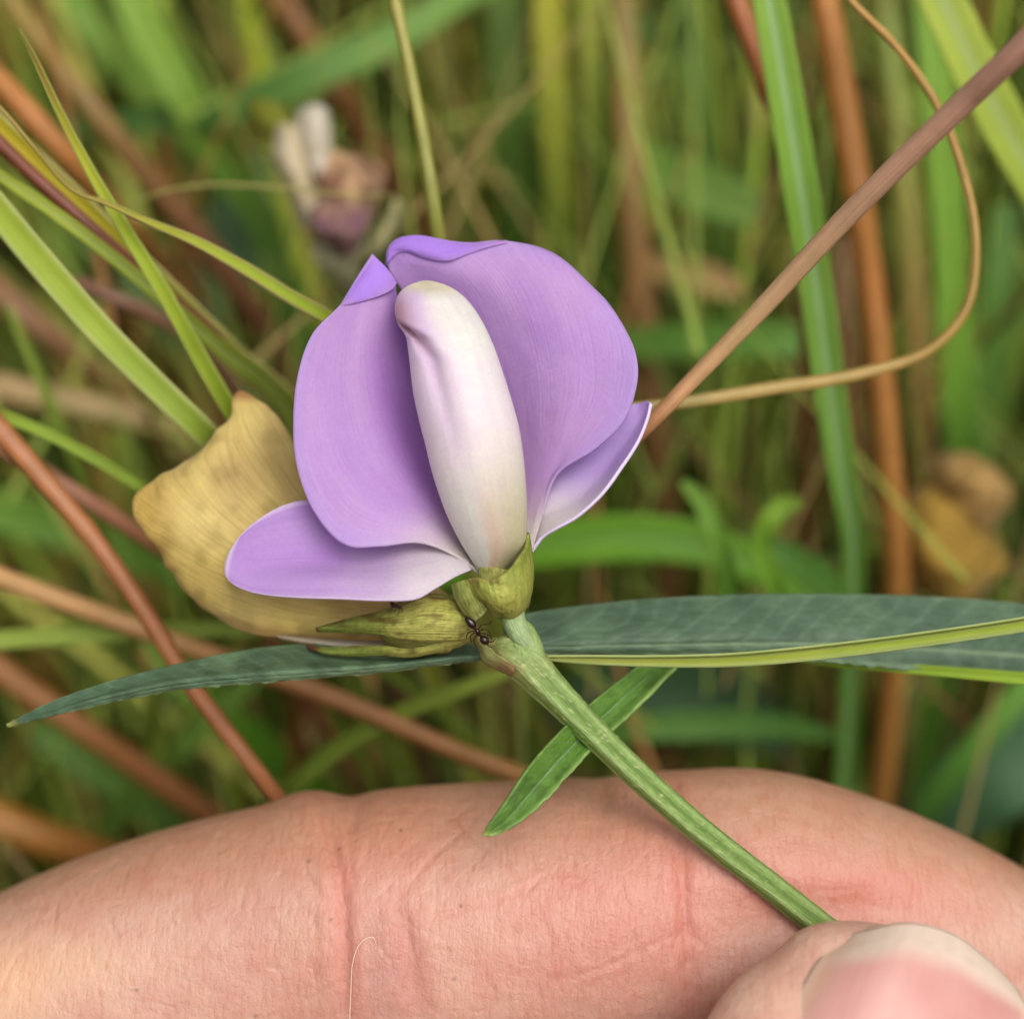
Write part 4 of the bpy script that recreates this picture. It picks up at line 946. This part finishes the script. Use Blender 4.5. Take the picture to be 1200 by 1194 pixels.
petal('withered_petal', [[[(400,296,d+2),(372,250,d-1),(360,210,d-1),(372,182,d+1)],[(406,296,d-4),(396,250,d-7),(392,205,d-7),(398,178,d-3)],[(414,296,d-4),(420,250,d-7),(424,205,d-6),(424,182,d-2)],[(420,296,d+2),(440,250,d-1),(452,214,d-1),(446,196,d+1)]]], mk('#E8C898', '#A67C62', 0.06), [M_DRY, M_RIMD], BF, 0.3, nu=36, nv=40, wrinkle=2.6, wsc=0.5)
petal('withered_petal', [[[(398,300,d-5),(376,275,d-8),(364,250,d-8),(370,232,d-6)],[(406,300,d-7),(398,275,d-10),(396,250,d-10),(398,234,d-8)],[(414,300,d-5),(424,275,d-8),(432,252,d-8),(430,238,d-6)]]], mk('#8A5A80', '#B08C78', 0.06, 4), [M_DRY, M_RIMD], BF, 0.3, nu=26, nv=30, wrinkle=2.2, wsc=0.5)
petal('withered_petal', [[[(404,308,d-2),(430,290,d-5),(450,262,d-6),(462,232,d-5)],[(410,312,d-3),(438,296,d-6),(458,266,d-6),(468,236,d-5)],[(414,314,d),(444,300,d-2),(464,270,d-3),(472,240,d-3)]]], mk('#CCC68E', '#B0AE78'), [M_DRY, M_RIMD], BF, 0.3, nu=10, nv=22)
V, F, v, th = tube([(408, 340, d + 4), (406, 322, d), (400, 300, d - 2), (396, 286, d - 3)], [6, 18, 30, 34], 20, 20)
mesh_obj('calyx', V, F, M_CALYX, BF, col=np.repeat(lin('#D0C8A4')[None], len(V), 0), uv=np.stack([th, v], -1))
V, F, v, th = tube([(406, 330, d + 3), (420, 400, d + 8), (450, 520, d + 20), (480, 700, d + 50), (500, 1000, d + 120), (520, 1500, d + 200)], [6, 7, 7, 7, 7, 7], 40, 12)
mesh_obj('stem', V, F, M_STEM, BF, col=np.repeat(lin('#6E8A40')[None], len(V), 0), uv=np.stack([th, v], -1))
V, F, v, th = tube([(300, 128, d + 6), (318, 140, d + 4), (336, 160, d + 2), (345, 190, d)], [14, 20, 16, 8], 16, 14)
mesh_obj('sepal', V, F, M_CALYX, BF, col=np.repeat(lin('#8A8A2C')[None], len(V), 0), uv=np.stack([th, v], -1))

YF = empty('withered_flower', P(1110, 690, 58))
props(YF, 'blurred ochre yellow withered bloom above the dark leaf at right', 'flower')
d = 72
petal('withered_petal', [[[(1090,700,d),(1052,670,d),(1044,630,d),(1058,590,d),(1092,556,d+1)],[(1104,704,d-5),(1080,670,d-7),(1072,630,d-8),(1082,590,d-6),(1104,560,d-2)],[(1122,704,d-6),(1118,670,d-9),(1112,632,d-9),(1110,596,d-6),(1112,566,d-1)],[(1138,702,d-4),(1150,672,d-6),(1146,640,d-6),(1136,604,d-4),(1122,572,d)],[(1150,696,d+2),(1174,664,d+2),(1168,640,d+2),(1152,610,d+2),(1130,580,d+2)]]], mk('#C4A044', '#A88A3A', 0.03), [M_DRY, M_RIMD], YF, 0.3, nu=40, nv=40, wrinkle=1.6, wsc=0.4)
petal('withered_petal', [[[(1090,580,d),(1088,555,d-2),(1100,535,d-2),(1120,530,d)],[(1110,590,d-4),(1114,565,d-6),(1128,545,d-5),(1140,535,d-2)],[(1140,610,d-4),(1150,590,d-6),(1160,565,d-5),(1160,548,d-2)],[(1160,622,d),(1176,600,d-1),(1184,575,d-1),(1172,556,d)]]], mk('#CCAA6A', '#B09050', 0.05), [M_DRY, M_RIMD], YF, 0.3, nu=34, nv=34, wrinkle=2.2, wsc=0.45)
V, F, v, th = tube([(985, 640, d + 4), (1010, 645, d + 3), (1040, 650, d), (1070, 655, d)], [12, 18, 22, 20], 18, 16)
mesh_obj('calyx', V, F, M_CALYX, YF, col=np.repeat(lin('#7E8C34')[None], len(V), 0), uv=np.stack([th, v], -1))
V, F, v, th = tube([(1000, 643, d + 3), (960, 660, d + 6), (930, 720, d + 14), (930, 850, d + 40), (950, 1200, d + 120)], [7, 6, 6, 6, 6], 30, 12)
mesh_obj('stem', V, F, M_STEM, YF, col=np.repeat(lin('#5E7A34')[None], len(V), 0), uv=np.stack([th, v], -1))

# ------------------------------------------------------------------ the hand
def chain(path, rad, depth, n=60, seg=40, close=True):
    """rounded finger: like tube but with domed ends"""
    a = np.c_[np.asarray(path, float), np.asarray(rad, float), np.asarray(depth, float)]
    sc_ = (SC * (D0 + a[:, 2]) / D0)[:, None]
    q = resample(np.c_[PA(a[:, :3]), a[:, 3:5] * sc_], n)
    c, r, dr = q[:, :3], q[:, 3], q[:, 4]
    t, n1, n2 = frames(c)
    s = np.r_[0, np.cumsum(np.linalg.norm(np.diff(c, axis=0), axis=1))]
    th = np.linspace(0, 2 * np.pi, seg, endpoint=False)
    e = 0.92                                   # slightly boxy section
    cs, sn = np.cos(th), np.sin(th)
    cs = np.sign(cs) * np.abs(cs) ** e; sn = np.sign(sn) * np.abs(sn) ** e
    V = c[:, None] + (r[:, None] * cs[None])[..., None] * n1[:, None] + (dr[:, None] * sn[None])[..., None] * n2[:, None]
    V = V.reshape(-1, 3)
    F = grid_faces(n, seg, wrap=True)
    # domes
    for end, sg in ((0, -1), (n - 1, 1)):
        prev = list(range(end * seg, end * seg + seg)); 
        for k in range(1, 7):
            ph = k / 7 * np.pi / 2
            R = math.cos(ph); H = math.sin(ph) * min(r[end], dr[end]) * 0.8
            ring = c[end] + sg * t[end] * H + (r[end] * R * cs)[:, None] * n1[end] + (dr[end] * R * sn)[:, None] * n2[end]
            st = len(V); V = np.vstack([V, ring]); cur = list(range(st, st + seg))
            for j in range(seg):
                j2 = (j + 1) % seg
                f = (prev[j], prev[j2], cur[j2], cur[j])
                F.append(f if sg > 0 else f[::-1])
            prev = cur
        F.append(prev if sg > 0 else prev[::-1])
    return V, F

CREASES = [  # (polyline px, half width px, depth mm)
 ([(378, 930), (386, 955), (388, 985), (397, 1020), (402, 1060), (404, 1110), (405, 1200)], 8, 0.26),
 ([(420, 935), (412, 965), (411, 1000), (413, 1040)], 5, 0.10),
 ([(462, 1040), (470, 1075), (478, 1110), (486, 1150), (490, 1200)], 10, 0.18),
 ([(782, 905), (788, 935), (794, 975), (799, 1020), (803, 1070), (808, 1120), (812, 1200)], 8, 0.24),
 ([(770, 930), (776, 960), (781, 1000)], 5, 0.10),
 ([(700, 912), (708, 925), (718, 945)], 5, 0.12),
 ([(640, 1150), (690, 1138), (740, 1120), (790, 1095)], 3.5, 0.05),
 ([(480, 1085), (540, 1066), (600, 1050), (650, 1020)], 3.5, 0.06),
 ([(330, 1000), (355, 1025), (385, 1060), (400, 1090)], 6, 0.08),
 ([(520, 945), (560, 985), (590, 1010), (610, 1030)], 4, 0.09),
 ([(560, 955), (530, 985), (500, 1010), (470, 1050)], 4, 0.09),
]
r9 = random.Random(11)
for k in range(26):      # clustered light folds round the two joints
    cx = r9.choice([400, 400, 690, 740, 790])
    x0 = cx + r9.gauss(0, 38); y0 = r9.uniform(930, 1150); L_ = r9.uniform(30, 90); sl = r9.gauss(0, 0.18)
    CREASES.append(([(x0 - sl * L_ / 2, y0 - L_ / 2), (x0 + r9.gauss(0, 3), y0), (x0 + sl * L_ / 2, y0 + L_ / 2)], r9.uniform(2.2, 4), r9.uniform(0.012, 0.032)))
def hand():
    parts = []
    # index finger, left to right (photo px; off-frame points continue the finger)
    INDEX = (
        [(-420, 1440, 16), (-300, 1375, 15), (-150, 1300, 14), (0, 1228, 12.5), (130, 1168, 11.5), (250, 1128, 10.8), (380, 1100, 10.6), (480, 1094, 10.4), (600, 1090, 10.2), (720, 1083, 10.2), (800, 1078, 10.4), (880, 1079, 10.4), (980, 1102, 11.2), (1080, 1140, 13), (1170, 1190, 15), (1245, 1250, 17), (1280, 1290, 18)],
        [165, 165, 164, 164, 165, 165, 165, 170, 174, 174, 174, 177, 172, 166, 158, 130, 90],
        [165, 164, 162, 160, 158, 156, 154, 157, 160, 158, 155, 158, 155, 150, 140, 115, 80])
    parts.append(chain(*INDEX, n=140, seg=64))
    # thumb, from the wrist up to the tip
    THUMB = (
        [(-500, 2150, 8), (-150, 2080, 0), (250, 1960, -6), (560, 1790, -11), (780, 1600, -12.5), (930, 1440, -11.6), (994, 1330, -10), (1024, 1250, -8.6), (1040, 1194, -7.7), (1050, 1154, -7.2)],
        [300, 270, 225, 195, 195, 208, 208, 198, 176, 141],
        [260, 240, 200, 165, 145, 136, 122, 108, 97, 82])
    parts.append(chain(*THUMB, n=120, seg=64))
    # other fingers, folded below the frame
    for k, (yy, L) in enumerate(((0, 1.0), (300, 0.96), (590, 0.8))):
        parts.append(chain(
            [(-430, 1740 + yy, 18 + 3 * k), (-100, 1640 + yy * 0.98, 15 + 3 * k), (300 * L, 1520 + yy * .95, 16 + 3 * k), (560 * L, 1480 + yy * .95, 14 + 3 * k), (800 * L, 1490 + yy * .93, 8 + 3 * k), (960 * L, 1540 + yy * .92, 0 + 3 * k), (1010 * L, 1600 + yy * .92, -6 + 3 * k)],
            np.array([168, 165, 158, 150, 140, 120, 90]) * (1 - 0.05 * k), np.array([160, 158, 150, 142, 132, 112, 85]) * (1 - 0.05 * k), n=50, seg=32))
    # palm rays towards the wrist
    for (a, b, c, r) in (((-380, 1420, 16), (-800, 1640, 20), (-1500, 2080, 24), 205), ((-400, 1740, 18), (-850, 1840, 22), (-1500, 2150, 26), 215), ((-400, 2030, 21), (-850, 2050, 24), (-1500, 2230, 27), 215), ((-380, 2300, 24), (-850, 2260, 26), (-1500, 2300, 27), 200), ((-300, 2060, 4), (-800, 2040, 14), (-1500, 2180, 22), 230)):
        parts.append(chain([a, b, c], [r, r * 1.05, r], [190, 205, 190], n=30, seg=32))
    parts.append(chain([(-1300, 2050, 25), (-2000, 2500, 30), (-3200, 3200, 40)], [430, 440, 520], [300, 320, 420], n=30, seg=48))
    V = np.concatenate([p[0] for p in parts]); F = []; off = 0
    for p in parts:
        F += [[i + off for i in f] for f in p[1]]; off += len(p[0])
    w = W(V)
    me = bpy.data.meshes.new('tmp'); me.from_pydata(w.tolist(), [], F); me.update()
    tmp = bpy.data.objects.new('tmp', me); scene.collection.objects.link(tmp)
    rm = tmp.modifiers.new('r', 'REMESH'); rm.mode = 'VOXEL'; rm.voxel_size = 0.0006
    sm = tmp.modifiers.new('s', 'SMOOTH'); sm.factor = 0.5; sm.iterations = 10
    dg = bpy.context.evaluated_depsgraph_get()
    m2 = bpy.data.meshes.new_from_object(tmp.evaluated_get(dg))
    bpy.data.objects.remove(tmp)
    bm = bmesh.new(); bm.from_mesh(m2); bpy.data.meshes.remove(m2)
    # refine what the frame shows
    for it in range(2):
        bm.verts.ensure_lookup_table()
        co = np.array([v.co[:] for v in bm.verts]); pp = C2P(W2C(co))
        ins = (pp[:, 0] > -60) & (pp[:, 0] < 1260) & (pp[:, 1] > 860) & (pp[:, 1] < 1250) & (pp[:, 2] < 13)
        ed = [e for e in bm.edges if ins[e.verts[0].index] and ins[e.verts[1].index]]
        bmesh.ops.subdivide_edges(bm, edges=ed, cuts=1, use_grid_fill=True)
        bm.verts.ensure_lookup_table(); bm.verts.index_update()
        co = np.array([v.co[:] for v in bm.verts]); pp = C2P(W2C(co))
        ins2 = (pp[:, 0] > -70) & (pp[:, 0] < 1270) & (pp[:, 1] > 850) & (pp[:, 1] < 1260) & (pp[:, 2] < 14)
        vs_ = [v for v in bm.verts if ins2[v.index]]
        for _ in range(4): bmesh.ops.smooth_vert(bm, verts=vs_, factor=0.5, use_axis_x=True, use_axis_y=True, use_axis_z=True)
    bm.normal_update()
    bm.verts.ensure_lookup_table()
    co = np.array([v.co[:] for v in bm.verts]); nr = np.array([v.normal[:] for v in bm.verts]); pc = W2C(co); pp = C2P(pc)
    front = sstep(0.15, -0.25, nr @ AF)            # facing the camera side
    def axis_d(path, rad):
        a = np.c_[np.asarray(path, float), np.asarray(rad, float)]
        q = resample(np.c_[PA(a[:, :3]), a[:, 3] * SC * (D0 + a[:, 2]) / D0], 70)
        best = np.full(len(pc), 1e9)
        for c_ in q: best = np.minimum(best, np.linalg.norm(pc - c_[:3], axis=1) / c_[3])
        return best
    near = (pp[:, 1] < 1400) & (pp[:, 0] > 600)
    tw = np.zeros(len(co))
    keep_pc = pc; pc = pc[near]
    tw[near] = sstep(0.06, -0.06, axis_d(*THUMB[:2]) - axis_d(*INDEX[:2]))
    pc = keep_pc
    isthumb = tw > 0.5
    disp = np.zeros(len(co)); red = np.zeros(len(co))
    def polyd(pl):
        x = pp[:, 0]; y = pp[:, 1]; best = np.full(len(x), 1e9); bt = np.zeros(len(x))
        pl = np.asarray(pl, float)
        for i in range(len(pl) - 1):
            a, b = pl[i], pl[i + 1]; ab = b - a
            t = np.clip(((x - a[0]) * ab[0] + (y - a[1]) * ab[1]) / (ab @ ab), 0, 1)
            dd = np.hypot(x - a[0] - t * ab[0], y - a[1] - t * ab[1])
            m = dd < best; best[m] = dd[m]; bt[m] = (i + t[m]) / (len(pl) - 1)
        return best, bt
    vis = (pp[:, 1] < 1260) & (pp[:, 0] > -60) & (pp[:, 0] < 1260) & (pp[:, 1] > 860)
    idx = np.where(vis)[0]
    save = pp; pp = pp[idx]
    dl = np.zeros(len(idx)); rl = np.zeros(len(idx))
    for pl, hw, dep in CREASES:
        b, t = polyd(resample(pl, 12)); b = np.abs(b + 2.5 * vnoise(pp[:, :2], 0.05, 7))
        taper = np.sin(np.pi * np.clip(t, 0.02, 0.98)) ** 0.4
        dl -= dep * np.exp(-(b / hw) ** 2) * taper
        dl += 0.35 * dep * np.exp(-((b - 2.4 * hw) / (1.2 * hw)) ** 2) * taper
        rl += min(1, dep * 2.6) * np.exp(-(b / (hw * 2.4)) ** 2) * taper
    r2 = random.Random(5)
    for k in range(520):
        x = r2.uniform(0, 1200); y = r2.uniform(930, 1200)
        if 590 < x < 800 or r2.random() < 0.25: ang = math.pi / 2 + r2.gauss(0, 0.22)
        else: ang = r2.choice([0.25, -0.35, 0.75, 2.2, 1.2]) + r2.gauss(0, 0.2)
        ln_ = r2.uniform(18, 70); cv = r2.gauss(0, 0.25)
        pl = [(x + s * ln_ * math.cos(ang + cv * s), y + s * ln_ * math.sin(ang + cv * s)) for s in (-.5, -.2, .2, .5)]
        m = (np.abs(pp[:, 0] - x) < 60) & (np.abs(pp[:, 1] - y) < 60)
        if not m.any(): continue
        keep = pp; sub = np.where(m)[0]; pp = pp[sub]
        b, t = polyd(pl)
        dl[sub] -= r2.uniform(0.015, 0.055) * np.exp(-(b / r2.uniform(1.6, 3.0)) ** 2) * np.sin(np.pi * np.clip(t, 0.02, 0.98))
        pp = keep
    dl += 0.05 * vnoise(np.c_[pp[:, 0], pp[:, 1]], 0.02, 4) + 0.025 * vnoise(np.c_[pp[:, 0], pp[:, 1]], 0.06, 5)
    pp = save
    disp[idx] = dl * (1 - tw[idx]); red[idx] = rl * (1 - tw[idx])
    disp *= front
    # pulp dips where the thumb presses the stem in
    X, Y = pp[:, 0], pp[:, 1]
    disp -= (1 - tw) * (1.2 * np.exp(-((X - 900) / 80) ** 2 - ((Y - 1090) / 55) ** 2) + 0.8 * np.exp(-((X - 1010) / 70) ** 2 - ((Y - 1065) / 30) ** 2)) * front
    disp += (1 - tw) * (0.55 * np.exp(-((X - 357) / 34) ** 2) - 0.35 * np.exp(-((X - 412) / 22) ** 2) - 0.25 * np.exp(-((X - 700) / 26) ** 2)) * sstep(1010, 940, Y) * (pp[:, 2] < 22)
    co2 = co + nr * disp[:, None] * 0.001
    for v, c in zip(bm.verts, co2): v.co = c
    # pigment: pink, paler on the pads, redder at creases and by the pinch; upper edge has painted shade
    base = np.repeat(lin('#C09684')[None], len(co), 0)
    n1 = vnoise(np.c_[X, Y], 0.008, 2); n2 = vnoise(np.c_[X, Y], 0.03, 3)
    base = mix(base, lin('#D2AC9A'), 0.45 + 0.45 * n1)
    base = mix(base, lin('#BF867A'), np.clip(0.25 + 0.4 * n2, 0, 1) * 0.7)
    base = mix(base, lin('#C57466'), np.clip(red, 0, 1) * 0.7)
    base = mix(base, lin('#C67C6E'), 0.55 * np.exp(-((X - 760) / 190) ** 2 - ((Y - 1060) / 90) ** 2))
    base = mix(base, lin('#CB7868'), 0.55 * np.exp(-((X - 1010) / 120) ** 2 - ((Y - 1040) / 45) ** 2))
    base = mix(base, lin('#CC8072'), 0.5 * np.exp(-((X - 450) / 70) ** 2 - ((Y - 970) / 50) ** 2))
    base = mix(base, lin('#B8857E'), 0.45 * np.exp(-((X - 455) / 45) ** 2 - ((Y - 1130) / 90) ** 2))
    base = mix(base, lin('#E6C29C'), 0.6 * np.exp(-((X - 10) / 50) ** 2 - ((Y - 1150) / 60) ** 2) + 0.35 * np.exp(-((X - 95) / 60) ** 2 - ((Y - 1130) / 40) ** 2))
    base = mix(base, lin('#B48664'), 0.6 * sstep(0.3, 0.9, nr @ AU) * sstep(1120, 1020, Y))  # brown shading of the upper edge put into the skin colour by normal
    for sx, sy in ((397, 994), (362, 1009), (540, 1061), (532, 1147), (388, 1077), (470, 973), (300, 1190), (160, 1160)):
        base = mix(base, lin('#5A3A30'), 0.7 * np.exp(-(((X - sx) / 2.2) ** 2 + ((Y - sy) / 2.0) ** 2)))
    base = mix(base, mix(lin('#D2A494'), lin('#DCBCA6'), 0.5 + 0.5 * n2), tw)
    base = base * np.array([1.0, 0.985, 0.975])
    me = bpy.data.meshes.new('hand'); bm.to_mesh(me); bm.free()
    org = W(P(-300, 1700, 15))
    cc = np.zeros(len(me.vertices) * 3); me.vertices.foreach_get('co', cc); cc = cc.reshape(-1, 3) - org
    me.vertices.foreach_set('co', cc.ravel())
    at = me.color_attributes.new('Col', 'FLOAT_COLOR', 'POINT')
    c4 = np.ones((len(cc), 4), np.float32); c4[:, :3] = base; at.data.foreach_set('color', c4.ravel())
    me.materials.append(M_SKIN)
    me.polygons.foreach_set('use_smooth', np.ones(len(me.polygons), bool)); me.update()
    o = bpy.data.objects.new('hand', me)
    _place(o, org, None)
    props(o, 'bare hand pinching the flower stem between thumb and index finger', 'hand')
    return o
HAND = hand()

# thumb nail: a curved plate with its white free edge
def nail():
    m, nd, ln, pb = new_mat('nail')
    col = attr(nd, 'Col').outputs['Color']; uv = attr(nd, 'puv').outputs['Vector']
    v1 = noise(nd, ln, mapping(nd, ln, uv, (26, 1.2, 1)), 1.0, 3, 0.5)
    ln.new(mixc(nd, ln, mrange(nd, ln, v1, .4, .7, 0, .25), col, mixc(nd, ln, 1.0, col, (0.9, 0.82, 0.8), 'MULTIPLY')), pb.inputs['Base Color'])
    ln.new(bump(nd, ln, v1, 0.3, 0.0001), pb.inputs['Normal'])
    pb.inputs['Roughness'].default_value = 0.45; pb.inputs['Subsurface Weight'].default_value = 0.2
    pb.inputs['Subsurface Radius'].default_value = (1, .4, .3); pb.inputs['Subsurface Scale'].default_value = 0.001
    ribs = [
     [(886,1290,-21.0),(912,1215,-20.6),(936,1166,-19.4),(960,1126,-17.2),(980,1101,-14.4)],
     [(925,1330,-22.6),(954,1230,-22.0),(978,1170,-20.6),(1002,1122,-18.0),(1020,1091,-15.0)],
     [(985,1350,-23.6),(1010,1245,-23.0),(1030,1175,-21.6),(1050,1118,-18.8),(1064,1083,-15.2)],
     [(1065,1345,-23.0),(1082,1245,-22.4),(1094,1180,-21.0),(1104,1128,-18.4),(1112,1094,-15.0)],
     [(1140,1320,-20.4),(1150,1235,-20.0),(1154,1185,-18.8),(1154,1148,-16.8),(1152,1122,-14.4)],
     [(1196,1300,-16.2),(1202,1240,-16.2),(1204,1208,-15.6),(1200,1180,-14.4),(1190,1160,-13.0)],
    ]
    ribs = [[(x, y, 0.62 * d_ - 0.9 + (1.3, 0.5, 0.35, 0.35, 0.35, 0)[k]) for x, y, d_ in r] for k, r in enumerate(ribs)]
    g, u, v = patch(ribs, 60, 60)
    n = vnoise(np.c_[u * 8, v * 8], 1.0, 2)
    ed = 0.83 - 0.05 * np.abs(u - .5) + 0.02 * n
    c = mix(lin('#C88C84'), lin('#D09C92'), 0.5 + 0.5 * n)
    c = mix(c, lin('#DCC4B2'), sstep(-0.09, 0.05, v - ed))
    c = mix(c, lin('#C8AE9C'), 0.35 * sstep(0.1, 0.8, vnoise(np.c_[u * 22, v * 22], 1.0, 8)) * sstep(-0.05, 0.05, v - ed))
    c = mix(c, lin('#D8AE94'), 0.8 * sstep(.24, .02, u + .04 * n))
    c = mix(c, lin('#D8BCA4'), 0.6 * np.clip(sstep(.07, 0, u) + sstep(.93, 1, u), 0, 1))
    o = mesh_obj('thumb_nail', g, grid_faces(60, 60), m, HAND, col=c, uv=np.stack([u, v], -1))
    solid(o, 0.35)
    o['label'] = 'pink thumbnail with a pale free edge'
nail()

# fine hairs on the finger's left upper rim and one loose fibre
M_HAIR, nd_, ln_, pb_ = new_mat('hair')
pb_.inputs['Base Color'].default_value = (*lin('#8A7A5C'), 1); pb_.inputs['Roughness'].default_value = 0.5
r3 = random.Random(3)
for k in range(16):
    x = r3.uniform(-20, 130); y = 1058 - x * 0.44 + 6
    L = r3.uniform(25, 60); a = r3.uniform(0.35, 1.0); dz = 9 + r3.uniform(-2, 3)
    pth = [(x + L * s * math.cos(a) * 1.1, y - L * s * math.sin(a) + 16 * s * s, dz + 3 * s) for s in (0, .35, .7, 1)]
    V, F, v, th = tube(pth, [0.7, .6, .5, .25], 12, 5)
    mesh_obj('hair', V, F, M_HAIR, HAND)
M_FIB, nd_, ln_, pb_ = new_mat('fibre')
pb_.inputs['Base Color'].default_value = (*lin('#E8CDB8'), 1); pb_.inputs['Roughness'].default_value = 0.4
V, F, v, th = tube([(409, 1215, 0.2), (411, 1165, -.1), (413, 1130, -.2), (419, 1110, -.2), (428, 1100, -.2), (437, 1098, -.1), (441, 1106, 0)], [.5] * 7, 50, 6)
props(mesh_obj('fibre', V, F, M_FIB), 'thin pale hooked fibre lying on the index finger', 'fibre')
